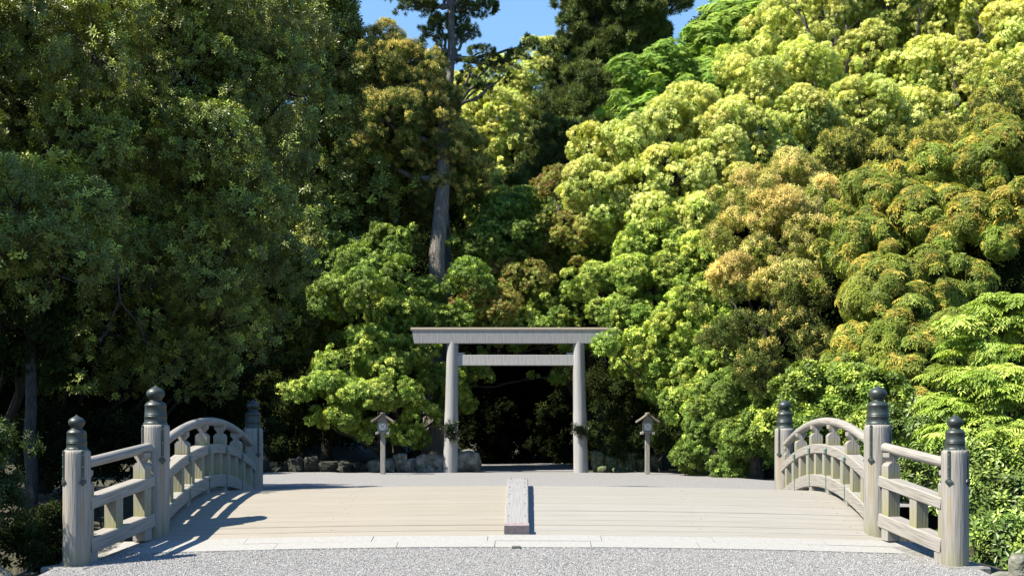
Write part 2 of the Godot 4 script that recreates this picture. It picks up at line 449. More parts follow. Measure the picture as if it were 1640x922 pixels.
# A tree or shrub: a trunk at base, lobes [x, y, z, rx, ry, rz] of foliage, limbs that reach each lobe and fork inside it.
func tree(called: String, label: String, category: String, group: String, kind: String, base: Vector3, radius: float, lobes: Array, opt := {}) -> Node3D:
	rng.seed = hash(called + label + str(base))
	var K: Dictionary = KINDS[kind].duplicate()
	K.merge(opt, true)
	var t := thing(called, label, category, base, group)
	var top := Vector3.ZERO
	var highest := -1e9
	for l in lobes:
		top += Vector3(l[0], 0, l[2]) / lobes.size()
		highest = maxf(highest, l[1])
	top = Vector3(top.x, highest, top.z) - base
	top.y *= opt.get("reach", 0.86)
	if opt.has("top"): top = (opt.top as Vector3) - base
	var bark: Material = M[opt.get("bark", "bark")]
	var trunk_path := bend(Vector3(0, -0.4, 0), Vector3(top.x * 0.25, top.y * 0.5, top.z * 0.25), top, 10, radius * 0.25)
	if radius > 0.0:
		var st := st_new()
		limb(st, trunk_path, radius * 1.12, radius * opt.get("taper", 0.2), 14, 0.08)
		put("trunk", done(st), bark, t)
	var old_at := []
	var young_at := []
	var old_tint := PackedColorArray()
	var young_tint := PackedColorArray()
	var old_c: Color = K.old
	var young_c: Color = K.young
	var pr: float = K.puff
	var shoots: int = K.shoots
	var size: float = K.size
	var upward: float = K.up
	var flat: float = K.flat
	var lump := FastNoiseLite.new()
	lump.frequency = 0.35
	lump.seed = int(rng.randi() % 1000)
	for l in lobes:
		var c := Vector3(l[0], l[1], l[2]) - base
		var r := Vector3(maxf(l[3] - 0.5 * pr, l[3] * 0.5), maxf(l[4] - 0.45 * pr, l[4] * 0.5), maxf(l[5] - 0.5 * pr, l[5] * 0.5))   # the puffs stand out from the lobe
		var share: float = K.share * rng.randf_range(0.6, 1.3)
		var lobe_tone := rng.randf_range(0.92, 1.10)
		var st := st_new()
		var thick := maxf(0.02, radius * 0.32)
		if radius > 0.0:
			var k := 1
			for i in range(1, trunk_path.size()):    # limbs leave the trunk below the lobe they carry
				var flat_away := Vector2(trunk_path[i].x - c.x, trunk_path[i].z - c.z).length()
				if trunk_path[i].y < c.y - flat_away * float(K.get("rise", 0.7)): k = i
			var from := trunk_path[k]
			limb(st, bend(from, from.lerp(c, 0.55) + Vector3(0, -0.12 * from.distance_to(c), 0), c, 7, 0.10), thick, thick * 0.3, 7, 0.05)
		var n := maxi(5, int(4.19 * (r.x * r.y + r.y * r.z + r.x * r.z) / (pr * pr * 1.35)))
		var turn := rng.randf() * TAU
		for i in n:
			var y := 1.0 - 2.0 * (i + rng.randf()) / n
			if y < -0.75: continue
			var a := turn + i * 2.39996 + rng.randf_range(-0.3, 0.3)
			var q := sqrt(maxf(0.0, 1.0 - y * y))
			var dir := Vector3(cos(a) * q, y, sin(a) * q)
			var p := c + dir * r * (rng.randf_range(0.66, 1.06) + 0.42 * lump.get_noise_3dv((c + dir * r) * 1.0))
			var buried := false
			for m in lobes:
				if m == l: continue
				var e := (p + base - Vector3(m[0], m[1], m[2])) / Vector3(m[3], m[4], m[5])
				if e.length_squared() < 0.36:
					buried = true
					break
			if buried: continue
			if radius > 0.0 and i % 3 == 0:
				limb(st, bend(c, c.lerp(p, 0.5) + Vector3(0, -0.08, 0), p, 3, 0.06), thick * 0.28, 0.012, 5)
			var pr1 := pr * rng.randf_range(0.5, 1.35)
			if rng.randf() < 0.24:     # sprays that stick out of the outline
				p = c + dir * r + (dir + Vector3(0, -0.25, 0)) * pr * rng.randf_range(0.4, 1.4)
				pr1 = pr * rng.randf_range(0.28, 0.62)
			var tone := lobe_tone * rng.randf_range(0.82, 1.16)
			var warm := rng.randf_range(-0.08, 0.08)
			var puff_share := share * rng.randf_range(0.5, 1.4)
			var number := int(shoots * pr1 * pr1 / (pr * pr) * rng.randf_range(0.8, 1.15)) + 3
			for j in number:
				var d2 := (rand_dir() + dir * 0.65 + Vector3(0, 0.3, 0)).normalized()
				var rad := pr1 * (1.0 - 0.3 * pow(rng.randf(), 2.0))
				var at := p + Vector3(d2.x, d2.y * flat, d2.z) * rad
				var axis := (d2 + Vector3(0, upward, 0) + rand_dir() * 0.4).normalized()
				var ref := rand_dir()
				var bx := axis.cross(ref).normalized()
				var s := size * rng.randf_range(0.75, 1.25)
				var basis_ := Basis(bx * s, axis * s, bx.cross(axis) * s)
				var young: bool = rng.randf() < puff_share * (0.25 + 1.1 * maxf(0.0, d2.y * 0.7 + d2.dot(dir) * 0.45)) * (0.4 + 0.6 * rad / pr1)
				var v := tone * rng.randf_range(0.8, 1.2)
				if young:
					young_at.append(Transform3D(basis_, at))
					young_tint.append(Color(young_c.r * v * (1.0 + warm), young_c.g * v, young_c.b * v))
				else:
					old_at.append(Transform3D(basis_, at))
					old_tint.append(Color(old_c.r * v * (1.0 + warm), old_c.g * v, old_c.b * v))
		if radius > 0.0: put("limb", done(st), bark, t)
	for b in opt.get("bare", []):     # limbs that show between the leaves: thickness at either end, then points; they fork on the way
		var pts := PackedVector3Array()
		var ctl: Array = b[2]
		var bst := st_new()
		var r0: float = b[0]
		for i in ctl.size() - 1:
			var p: Vector3 = ctl[i]
			var q: Vector3 = ctl[i + 1]
			for j in 3:
				var at := p.lerp(q, j / 3.0) - base + rand_dir() * (r0 * (0.0 if i == 0 and j == 0 else 0.9))
				pts.append(at)
				if i + j > 0:
					var long := p.distance_to(q) * rng.randf_range(0.35, 0.8)
					var side := ((q - p).normalized() + rand_dir() * 0.9 + Vector3(0, 0.15, 0)).normalized() * long
					limb(bst, bend(at, at + side * 0.5 + rand_dir() * long * 0.12, at + side, 4, long * 0.03), r0 * 0.42, r0 * 0.1, 5)
		pts.append((ctl[-1] as Vector3) - base)
		limb(bst, pts, r0, b[1], 7, 0.06)
		put("limb", done(bst), M[opt.get("bare_bark", "bark")], t)
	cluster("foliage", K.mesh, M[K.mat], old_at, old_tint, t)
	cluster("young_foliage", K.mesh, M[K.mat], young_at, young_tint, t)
	return t

# ------------------------------------------------------------------ the bridge
func make_ground() -> void:
	var xs := []
	var ds := []
	for x in [-400.0, -200.0, -120.0, -80.0, -60.0, -48.0, -40.0, -34.0, -28.0, -24.0, -20.0, -17.0, -14.5, -12.5, -11.0, -10.0]: xs.append(x)
	for i in 41: xs.append(-9.0 + 0.45 * i)
	for x in [10.0, 11.0, 12.5, 14.5, 17.0, 20.0, 24.0, 28.0, 34.0, 40.0, 48.0, 60.0, 80.0, 120.0, 200.0, 400.0]: xs.append(x)
	for d in [-300.0, -100.0, -40.0, -15.0, -5.0, 0.0, 4.0, 7.0, 9.0]: ds.append(d)
	for i in 40: ds.append(10.0 + 0.5 * i)
	for d in [30.0, 31.5, 33.0, 35.0, 37.0, 40.0, 43.0, 46.0, 50.0, 54.0, 58.0, 62.0, 66.0, 70.0, 76.0, 82.0, 90.0, 100.0, 120.0, 150.0, 200.0, 300.0, 500.0]: ds.append(d)
	var st := st_new()
	var noise := FastNoiseLite.new()
	noise.frequency = 0.35
	var p := func(x: float, d: float) -> Vector3:
		var rough := 0.1 * smoothstep(6.0, 9.0, absf(x) + maxf(0.0, d - 47.0))
		return Vector3(x, land(x, d) - 0.03 + rough * noise.get_noise_2d(x, d), -d)
	for i in xs.size() - 1:
		for j in ds.size() - 1:
			quad(st, p.call(xs[i], ds[j]), p.call(xs[i], ds[j + 1]), p.call(xs[i + 1], ds[j + 1]), p.call(xs[i + 1], ds[j]), 1)
	struct_piece("ground", done(st), M.soil, "dark leafy forest soil around the bridge and under the trees")
	st = st_new()
	for i in 24:
		for j in 30:
			var a := Vector2(-5.65 + 11.3 * i / 24.0, 1.0 + 14.5 * j / 30.0)
			var b := Vector2(-5.65 + 11.3 * (i + 1) / 24.0, 1.0 + 14.5 * (j + 1) / 30.0)
			var q := func(x: float, d: float) -> Vector3: return Vector3(x, path_y(x, d), -d)
			quad(st, q.call(a.x, a.y), q.call(a.x, b.y), q.call(b.x, b.y), q.call(b.x, a.y), 1)
	struct_piece("gravel_path", done(st), M.gravel, "pale grey gravel approach in front of the bridge")
	# the court on the far side, its back edge uneven
	st = st_new()
	var edge := func(x: float) -> float: return 45.6 + 0.5 * sin(x * 1.3) + 0.3 * sin(x * 3.1) - 0.9 * smoothstep(4.5, 5.5, x) - maxf(0.0, x - 5.5) * 3.4 + 26.0 * (1.0 - smoothstep(2.0, 2.9, absf(x + 0.2)))
	for i in 80:
		var x0 := -15.0 + 26.0 * i / 80.0
		var x1 := -15.0 + 26.0 * (i + 1) / 80.0
		for j in 12:
			var d00: float = lerpf(22.6, edge.call(x0), j / 12.0)
			var d01: float = lerpf(22.6, edge.call(x0), (j + 1) / 12.0)
			var d10: float = lerpf(22.6, edge.call(x1), j / 12.0)
			var d11: float = lerpf(22.6, edge.call(x1), (j + 1) / 12.0)
			var lim := func(x: float, d: float) -> float: return maxf(x, -7.0 - (d - 22.6) * 0.16)
			quad(st, Vector3(lim.call(x0, d00), 0.012, -d00), Vector3(lim.call(x0, d01), 0.012, -d01), Vector3(lim.call(x1, d11), 0.012, -d11), Vector3(lim.call(x1, d10), 0.012, -d10), 1)
	struct_piece("gravel_court", done(st), M.gravel, "pale grey gravel court between the bridge and the gate")
	st = st_new()
	quad(st, Vector3(-60, -1.25, -16.6), Vector3(-60, -1.25, -22.4), Vector3(60, -1.25, -22.4), Vector3(60, -1.25, -16.6))
	struct_piece("stream", done(st), M.water, "narrow still stream under the bridge")

func make_pebbles() -> void:
	rng.seed = 5
	var st := st_new()
	var p := [Vector3(0, 0.6, 0), Vector3(1, 0.1, 0.2), Vector3(0.1, 0.0, 0.9), Vector3(-0.95, 0.15, 0.1), Vector3(-0.1, 0.05, -0.85), Vector3(0.1, -0.5, 0)]
	for k in 4:
		tri(st, p[0], p[1 + k], p[1 + (k + 1) % 4])
		tri(st, p[5], p[1 + (k + 1) % 4], p[1 + k])
	var mesh := done(st)
	var at := []
	var tint := PackedColorArray()
	for i in 110000:
		var d := rng.randf_range(12.2, 15.55)
		var x := rng.randf_range(-5.6, 5.6)
		var s := rng.randf_range(0.005, 0.011)
		var b := Basis(rand_dir(), rng.randf() * TAU).scaled(Vector3(s, s * 0.75, s) * rng.randf_range(0.8, 1.25))
		at.append(Transform3D(b, Vector3(x, path_y(x, d) + s * 0.3, -d)))
		var v := rng.randf_range(0.15, 0.38) if rng.randf() < 0.93 else rng.randf_range(0.05, 0.15)
		var w := rng.randf_range(-0.03, 0.05)
		tint.append(Color(v * (1.0 + w), v, v * (1.0 - w)))
	var o := Node3D.new()
	cluster("loose_gravel", mesh, M.pebble, at, tint, self)
	tag(get_node("loose_gravel"), "loose grey pebbles covering the path in front of the bridge", "gravel", "", "stuff")

func make_threshold() -> void:
	rng.seed = 9
	var root := Node3D.new()
	root.name = "stone_threshold"
	add_child(root)
	tag(root, "two rows of white granite slabs at the foot of the bridge", "stone threshold", "", "structure")
	for row in 2:
		var d0 := 16.2 - 0.34 * row
		var x := -5.35 + row * 0.5 if row else -5.35
		if row: x = -5.35
		var first := true
		while x < 5.3:
			var w := rng.randf_range(1.25, 1.75)
			if first and row: w = 0.8
			first = false
			var x1 := minf(5.35, x + w)
			if 5.35 - x1 < 0.5: x1 = 5.35
			var st := st_new()
			var n := 6
			var lift := rng.randf_range(-0.003, 0.003)
			for i in n:
				var xa := lerpf(x + 0.004, x1 - 0.004, float(i) / n)
				var xb := lerpf(x + 0.004, x1 - 0.004, float(i + 1) / n)
				var q := func(xx: float, dd: float, down: float) -> Vector3: return Vector3(xx, -0.09 - 0.15 * (16.2 - dd) + camber(xx) + lift - down, -dd)
				var da := d0 - 0.004
				var db := d0 - 0.336
				quad(st, q.call(xa, db, 0), q.call(xa, da, 0), q.call(xb, da, 0), q.call(xb, db, 0))
				quad(st, q.call(xa, db, 0.2), q.call(xa, db, 0), q.call(xb, db, 0), q.call(xb, db, 0.2))
				quad(st, q.call(xa, da, 0), q.call(xa, da, 0.2), q.call(xb, da, 0.2), q.call(xb, da, 0))
				if i == 0: quad(st, q.call(xa, da, 0.2), q.call(xa, da, 0), q.call(xa, db, 0), q.call(xa, db, 0.2))
				if i == n - 1: quad(st, q.call(xb, da, 0), q.call(xb, da, 0.2), q.call(xb, db, 0.2), q.call(xb, db, 0))
			put("slab", done(st), M.slab, root)
			x = x1
	# edging stones under the flared ends of the railings
	for s in [-1.0, 1.0]:
		var kerb := Node3D.new()
		kerb.name = "stone_edging" if s < 0 else "stone_edging_001"
		add_child(kerb)
		tag(kerb, "pale stone edging under the flared end of the " + ("left" if s < 0 else "right") + " railing", "stone edging", "", "structure")
		var a := Vector3(5.22 * s, -0.10, -16.18)
		var b := Vector3(5.62 * s, -0.30, -14.75)
		for i in 3:
			var p := a.lerp(b, (i + 0.5) / 3.0)
			var turn := atan2((b - a).x, (b - a).z)
			var slope := asin((b - a).y / (b - a).length())
			put("edging_stone", box_mesh(Vector3(0.62, 0.22, (b - a).length() / 3.0 - 0.008), 0.012), M.kerb, kerb, Transform3D(Basis(Vector3.UP, turn) * Basis(Vector3.RIGHT, -slope), p + Vector3(0, -0.112, 0)))
		put("plinth", box_mesh(Vector3(0.62, 0.30, 0.56), 0.02), M.kerb, kerb, Transform3D(Basis(Vector3.UP, 0.25 * s), Vector3(5.47 * s, -0.415, -14.78)))

func plank_mesh(x0: float, x1: float, depth: float) -> ArrayMesh:
	var st := st_new()
	var sec := rect_section(depth, 0.07, 0.006)
	var path := PackedVector3Array()
	for i in 9:
		var x := lerpf(x0, x1, i / 8.0)
		path.append(Vector3(x, camber(x) - 0.035, 0))
	sweep(st, sec, path, -1, Vector3.BACK, Vector3.UP)
	return done(st)

func make_bridge() -> void:
	rng.seed = 21
	var root := thing("arched_bridge", "low arched wooden bridge deck of bleached crosswise planks before the gate", "bridge", Vector3(0, 0, -MID))
	var pitch := 0.205
	var left := [plank_mesh(-5.22, -0.15, pitch - 0.0035), plank_mesh(-5.20, -0.15, pitch - 0.0045)]
	var right := [plank_mesh(0.15, 5.22, pitch - 0.0035), plank_mesh(0.15, 5.20, pitch - 0.0045)]
	var n := 32
	for i in n:
		var d := MID + (i - (n - 1) / 2.0) * pitch
		var slope := atan(-0.1 * (d - MID))
		for side in 2:
			var mesh: Mesh = (left if side == 0 else right)[rng.randi() % 2]
			var at := Transform3D(Basis(Vector3.RIGHT, slope), Vector3(0, arch(d) + rng.randf_range(-0.003, 0.003), MID - d))
			put("plank", mesh, M.plank[side * 2 + rng.randi() % 2], root, at)
	var path := PackedVector3Array()
	for i in 25:
		var d := MID + (i - 12) / 12.0 * 3.22
		path.append(Vector3(0, arch(d) - 0.17, MID - d))
	for x in [-5.0, -2.5, 0.0, 2.5, 5.0]:
		var st := st_new()
		sweep(st, rect_section(0.3, 0.22), path, -1)
		put("girder", done(st), M.dark_timber, root, Transform3D(Basis(), Vector3(x, camber(x) if absf(x) < 4.0 else 0.0, 0)))
	var st2 := st_new()
	sweep(st2, PackedVector2Array([Vector2(-5.1, 0.075), Vector2(-5.1, 0.085), Vector2(-2.5, 0.152), Vector2(0, 0.174), Vector2(2.5, 0.152), Vector2(5.1, 0.085), Vector2(5.1, 0.075)]), path, -1)
	put("underdeck", done(st2), M.dark_timber, root)
	var nst := st_new()
	for i in n:
		var d := MID + (i - (n - 1) / 2.0) * pitch
		for x in [-4.6, -2.5, 2.5, 4.6]:
			for dz in [rng.randf_range(-0.06, 0.06)]:
				box(nst, Vector3(0.011, 0.004, 0.011), Transform3D(Basis(), Vector3(x + rng.randf_range(-0.12, 0.12), arch(d + dz) + camber(x) + 0.004, MID - d - dz)), 0.001)
	var nails := put("nails", done(nst), M.dark_timber, root)
	nails.set_meta("kind", "stuff")
	# the low bar along the middle
	var bar := thing("lane_divider", "long low bleached timber bar with reddish copper end along the middle of the bridge", "divider", Vector3(0, 0.09, -MID))
	var st := st_new()
	var bp := PackedVector3Array()
	for i in 25:
		var d := MID + (i - 12) / 12.0 * 3.18
		bp.append(Vector3(0, arch(d) + 0.06, MID - d))
	sweep(st, rect_section(0.33, 0.14, 0.012), bp, -1)
	put("beam", done(st), M.divider, bar)
	for s in [-1.0, 1.0]:
		var d: float = MID + s * 3.185
		var slope := atan(-0.1 * (d - MID))
		var t := Transform3D(Basis(Vector3.RIGHT, slope), Vector3(0, arch(d) + 0.06, MID - d))
		put("copper_end", box_mesh(Vector3(0.345, 0.152, 0.10), 0.006), M.copper_end, bar, t * Transform3D(Basis(), Vector3(0, 0.006, -0.03 * s)))
		put("base_moulding", box_mesh(Vector3(0.36, 0.03, 0.12), 0.005), M.verdigris, bar, t * Transform3D(Basis(), Vector3(0, -0.062, -0.03 * s)))
	var nail := st_new()
	lathe(nail, [Vector2(0.011, 0), Vector2(0.010, 0.006), Vector2(0.0, 0.009)], 8)
	var nm := done(nail)
	for i in 12:
		for s in [-1.0, 1.0]:
			var d := MID - 2.9 + 5.8 * i / 11.0
			put("nail", nm, M.bronze, bar, Transform3D(Basis(), Vector3(0.115 * s, arch(d) + 0.13, MID - d)))
	var stop := thing("wooden_stop", "small brown wooden block half sunk where white slabs meet the gravel", "block", Vector3(0.0, path_y(0, 15.48) - 0.0, -15.46))
	put("block", box_mesh(Vector3(0.115, 0.07, 0.06), 0.006), M.dark_timber, stop)
	put("metal_band", box_mesh(Vector3(0.118, 0.012, 0.063), 0.002), M.verdigris, stop, Transform3D(Basis(), Vector3(0, 0.022, 0)))

func finial_mesh(k: float) -> ArrayMesh:
	var st := st_new()
	var p := [Vector2(0.0, 0.0), Vector2(0.160, 0.0), Vector2(0.162, 0.006), Vector2(0.162, 0.030), Vector2(0.157, 0.036), Vector2(0.153, 0.042), Vector2(0.151, 0.105), Vector2(0.156, 0.109), Vector2(0.157, 0.119), Vector2(0.152, 0.124), Vector2(0.150, 0.130), Vector2(0.154, 0.134), Vector2(0.154, 0.141), Vector2(0.149, 0.146),
		Vector2(0.147, 0.265), Vector2(0.151, 0.270), Vector2(0.149, 0.279), Vector2(0.138, 0.300), Vector2(0.118, 0.320), Vector2(0.092, 0.334), Vector2(0.083, 0.340), Vector2(0.080, 0.348), Vector2(0.084, 0.362), Vector2(0.098, 0.380), Vector2(0.116, 0.402), Vector2(0.126, 0.428), Vector2(0.127, 0.450), Vector2(0.119, 0.474), Vector2(0.100, 0.498), Vector2(0.074, 0.517), Vector2(0.046, 0.530), Vector2(0.026, 0.540), Vector2(0.014, 0.552), Vector2(0.0, 0.564)]
	var q := []
	for v in p: q.append(v * k)
	# rings keep their edges: corners of the bands are turned with their own smoothing
	lathe(st, q, 40, 1)
	return done(st)

func post_mesh(r: float, h: float, stains: Array, seed_: int) -> ArrayMesh:
	var st := st_new()
	var noise := FastNoiseLite.new()
	noise.seed = seed_
	noise.frequency = 2.0
	var prof := []
	for i in 15: prof.append(Vector2(r * (1.0 - 0.012 * i / 14.0), -0.25 + (h - 0.05 + 0.25) * i / 14.0))
	prof += [Vector2(r * 0.975, h - 0.03), Vector2(r * 0.93, h - 0.010), Vector2(r * 0.86, h), Vector2(r * 0.5, h + 0.002), Vector2(0, h + 0.002)]
	lathe(st, prof, 48, 1, func(a: float, y: float) -> Color:
		var c := Color.WHITE
		for s in stains:   # rust that has run down below a metal strap
			var off := absf(angle_difference(a, s)) * r
			if off < 0.035 and y < h - 0.52: c = c.lerp(Color(1.12, 0.83, 0.60), 0.75 * clampf((y - 0.1) / 0.5, 0.0, 1.0))
		var damp := clampf(0.30 - y + 0.22 * noise.get_noise_2d(a * 2.0, y * 0.3), 0.0, 0.3) / 0.3
		c = c.lerp(Color(0.78, 0.80, 0.52), damp * 0.8)
		var run := noise.get_noise_2d(a * 3.0, y * 0.12)
		return c * (1.0 + 0.16 * run))
	return done(st)

func strap_mesh(length: float) -> ArrayMesh:     # a flat bar with an arrow-shaped foot, hanging from y = 0, facing +z
	var st := st_new()
	box(st, Vector3(0.040, length - 0.07, 0.010), Transform3D(Basis(), Vector3(0, -(length - 0.07) / 2, 0.005)), 0.003)
	box(st, Vector3(0.030, length - 0.08, 0.006), Transform3D(Basis(), Vector3(0, -(length - 0.07) / 2, 0.011)), 0.002)
	var o := [Vector2(-0.052, -length + 0.055), Vector2(-0.030, -length + 0.085), Vector2(0.030, -length + 0.085), Vector2(0.052, -length + 0.055), Vector2(0.0, -length)]
	for i in 5:
		var a: Vector2 = o[i]
		var b: Vector2 = o[(i + 1) % 5]
		tri(st, Vector3(0, -length + 0.05, 0.020), Vector3(a.x, a.y, 0.012), Vector3(b.x, b.y, 0.012))
		quad(st, Vector3(a.x, a.y, 0.012), Vector3(a.x, a.y, 0.0), Vector3(b.x, b.y, 0.0), Vector3(b.x, b.y, 0.012))
	return done(st)

func make_post(parent: Node3D, at: Vector3, r: float, h: float, k: float, strap_len: float, inward: float, seed_: int) -> void:
	# straps: on the face towards the path, on the outer face and to the front and back
	var angles := [PI * 0.25, PI * 0.75, -PI * 0.25, -PI * 0.75]
	var body := put("post", post_mesh(r, h, angles, seed_), M.wood_up, parent, Transform3D(Basis(), at))
	var f := put("finial", finial_mesh(k), M.bronze, body, Transform3D(Basis(), Vector3(0, h - 0.004, 0)))
	var sm := strap_mesh(strap_len)
	for a in angles:
		var dir := Vector3(cos(a), 0, sin(a))
		var b := Basis(Vector3(-sin(a), 0, cos(a)) * -1.0, Vector3.UP, dir)
		put("strap", sm, M.bronze, body, Transform3D(b, Vector3(0, h - 0.005, 0) + dir * (r - 0.002)))
		var nst := st_new()
		lathe(nst, [Vector2(0.009, 0), Vector2(0.007, 0.006), Vector2(0.0, 0.009)], 8)
		var nm := done(nst)
		for i in 3:
			put("rivet", nm, M.verdigris, body, Transform3D(Basis(Vector3.RIGHT, PI / 2).rotated(Vector3.UP, PI / 2 - a), Vector3(0, h - 0.06 - (strap_len - 0.12) * i / 2.2, 0) + dir * (r + 0.012)))
	var rst := st_new()
	lathe(rst, [Vector2(0.008, 0), Vector2(0.006, 0.006), Vector2(0.0, 0.008)], 8)
	var rm := done(rst)
	for i in 16:
		var a := TAU * i / 16.0
		put("rivet", rm, M.verdigris, body, Transform3D(Basis(Vector3.RIGHT, PI / 2).rotated(Vector3.UP, PI / 2 - a), Vector3(cos(a) * 0.160 * k, h + 0.014 * k, sin(a) * 0.160 * k)))

func strut_mesh(w: float, h: float, dz: float) -> ArrayMesh:    # block with cut shoulders, a neck and a spreading cap; foot at y = 0
	var st := st_new()
	var x := w / 2.0
	var right := [Vector2(x, 0.0), Vector2(x, h - 0.165), Vector2(x * 0.62, h - 0.125), Vector2(x * 0.34, h - 0.12), Vector2(x * 0.34, h - 0.10), Vector2(x * 0.85, h - 0.045), Vector2(x * 0.85, h + 0.015)]
	for k in right.size() - 1:
		var lo: Vector2 = right[k]
		var hi: Vector2 = right[k + 1]
		var z := dz / 2.0
		var tint := func(y: float) -> Color: return Color(0.9, 0.92, 0.55) if y < 0.01 else Color.WHITE
		for face in [[Vector3(-lo.x, lo.y, z), Vector3(-hi.x, hi.y, z), Vector3(hi.x, hi.y, z), Vector3(lo.x, lo.y, z)], [Vector3(-lo.x, lo.y, -z), Vector3(lo.x, lo.y, -z), Vector3(hi.x, hi.y, -z), Vector3(-hi.x, hi.y, -z)],
				[Vector3(lo.x, lo.y, z), Vector3(hi.x, hi.y, z), Vector3(hi.x, hi.y, -z), Vector3(lo.x, lo.y, -z)], [Vector3(-lo.x, lo.y, -z), Vector3(-hi.x, hi.y, -z), Vector3(-hi.x, hi.y, z), Vector3(-lo.x, lo.y, z)]]:
			st.set_smooth_group(-1)
			for q in [0, 1, 2, 0, 2, 3]:
				st.set_color(tint.call(face[q].y))
				st.add_vertex(face[q])
	return done(st)

func make_railing(s: float, label: String) -> void:
	rng.seed = 31 + int(s)
	var root := thing("bridge_railing", label, "railing", Vector3(5.01 * s, 0, -MID), "railings of the arched bridge")
	make_post(root, Vector3(0, 0, HALF), 0.19, 1.50, 0.98, 0.54, -s, 3 + int(s))
	make_post(root, Vector3(0, 0, -HALF), 0.19, 1.50, 0.98, 0.54, -s, 7 + int(s))
	var rise := func(z: float) -> float: return 0.05 * (HALF * HALF - z * z)
	var reach := HALF - 0.17
	var rail := func(called: String, section: PackedVector2Array, y: float, smooth: int, mat: Material) -> MeshInstance3D:
		var path := PackedVector3Array()
		for i in 29:
			var z := reach * (1.0 - 2.0 * i / 28.0)
			path.append(Vector3(0, rise.call(z) + y, z))
		var st := st_new()
		sweep(st, section, path, smooth)
		return put(called, done(st), mat, root)
	rail.call("top_rail", round_section(0.068, 20), 1.15, 1, M.wood_along)
	rail.call("middle_rail", rect_section(0.21, 0.155, 0.012), 0.71, -1, M.wood_along)
	rail.call("lower_rail", rect_section(0.22, 0.205, 0.012), 0.185, -1, M.wood_along)
	var strut := strut_mesh(0.19, 0.31, 0.16)
	var baluster := box_mesh(Vector3(0.18, 0.40, 0.13), 0.006, Color(0.9, 0.92, 0.52))
	var rod := st_new()
	lathe(rod, [Vector2(0.007, 0.0), Vector2(0.007, 0.70)], 8)
	var rod_mesh := done(rod)
	var pin := st_new()
	lathe(pin, [Vector2(0.0, -0.06), Vector2(0.034, -0.05), Vector2(0.020, -0.01), Vector2(0.036, 0.005), Vector2(0.030, 0.03), Vector2(0.0, 0.045)], 10)
	var pin_mesh := done(pin)
	var foot := box_mesh(Vector3(0.20, 0.14, 0.15), 0.008)
	var block_at := [-1.65, -0.55, 0.55, 1.65]
	for z in block_at:
		var y: float = rise.call(z)
		put("strut", strut, M.wood_up, root, Transform3D(Basis(), Vector3(0, y + 0.785, z)))
		put("foot_block", foot, M.wood_up, root, Transform3D(Basis(), Vector3(0, y + 0.02, z)))
		for side in [-1.0, 1.0]:
			put("copper_rod", rod_mesh, M.verdigris, root, Transform3D(Basis(), Vector3(0.119 * side, y + 0.06, z)))
			put("copper_pin", pin_mesh, M.verdigris, root, Transform3D(Basis(), Vector3(0.119 * side, y + 0.71, z)))
	for i in 10:
		var z := (i - 4.5) * 0.55 + 0.275 - 0.275
		z = -2.475 + 0.55 * i
		put("baluster", baluster, M.wood_up, root, Transform3D(Basis(), Vector3(0, rise.call(z) + 0.46, z)))
	for z in [-1.0, 1.0]:
		put("strut", strut_mesh(0.13, 0.31, 0.10), M.wood_up, root, Transform3D(Basis(), Vector3(0, rise.call(z * 2.72) + 0.785, z * 2.72)))
	# copper plates on the joints of the top rail
	var plate := st_new()
	sweep(plate, round_section(0.071, 16), PackedVector3Array([Vector3(0, 0, -0.012), Vector3(0, 0, 0.012)]), 1)
	put("joint_ring", done(plate), M.wood_along, root, Transform3D(Basis(), Vector3(0, rise.call(-0.1) + 1.15, -0.1)))
	# the flared end on the near side
	var near_post := Vector3(0.455 * s, -0.265, MID - 14.8)
	make_post(root, near_post, 0.165, 1.43, 0.79, 0.44, -s, 13 + int(s))
	var a := Vector3(0.045 * s, 0, MID - 16.32)
	var b := near_post - Vector3(0.04 * s, 0, 0.14)
	var flare := func(called: String, section: PackedVector2Array, y0: float, y1: float, smooth: int) -> void:
		var st := st_new()
		var p := a + Vector3(0, y0, 0)
		var q := Vector3(b.x, y1, b.z)
		var dir := (q - p).normalized()
		var across := Vector3.UP.cross(dir).normalized()
		var l := (q - p).length()
		# built along its own z so that the grain follows it
		sweep(st, section, PackedVector3Array([Vector3.ZERO, Vector3(0, 0, l * 0.5), Vector3(0, 0, l)]), smooth)
		put(called, done(st), M.wood_along, root, Transform3D(Basis(across, dir.cross(across), dir), p))
	flare.call("top_rail", round_section(0.068, 20), 1.185, 0.995, 1)
	flare.call("middle_rail", rect_section(0.21, 0.15, 0.012), 0.728, 0.492, -1)
	flare.call("lower_rail", rect_section(0.22, 0.19, 0.012), 0.193, -0.040, -1)
	var turn := atan2(b.x - a.x, b.z - a.z)
	var along := func(t: float) -> Vector3: return a.lerp(b, t)
	for spec in [[0.10, 0.18, 0.16], [0.56, 0.18, 0.16], [0.97, 0.18, 0.07]]:
		var p: Vector3 = along.call(spec[0])
		var y := lerpf(0.462, 0.228, spec[0])
		put("baluster", box_mesh(Vector3(spec[1], 0.42, spec[2]), 0.006, Color(0.9, 0.92, 0.45)), M.wood_up, root, Transform3D(Basis(Vector3.UP, turn), Vector3(p.x, y, p.z)))
	for spec in [[0.10, 0.16], [0.97, 0.07]]:
		var p: Vector3 = along.call(spec[0])
		put("strut", strut_mesh(0.18, 0.33, spec[1]), M.wood_up, root, Transform3D(Basis(Vector3.UP, turn), Vector3(p.x, lerpf(0.795, 0.56, spec[0]), p.z)))
	for spec in [[0.10, 0.02], [0.95, -0.215]]:
		var p: Vector3 = along.call(spec[0])
		put("foot_block", box_mesh(Vector3(0.20, 0.20, 0.16), 0.008), M.wood_up, root, Transform3D(Basis(Vector3.UP, turn), Vector3(p.x, spec[1], p.z)))

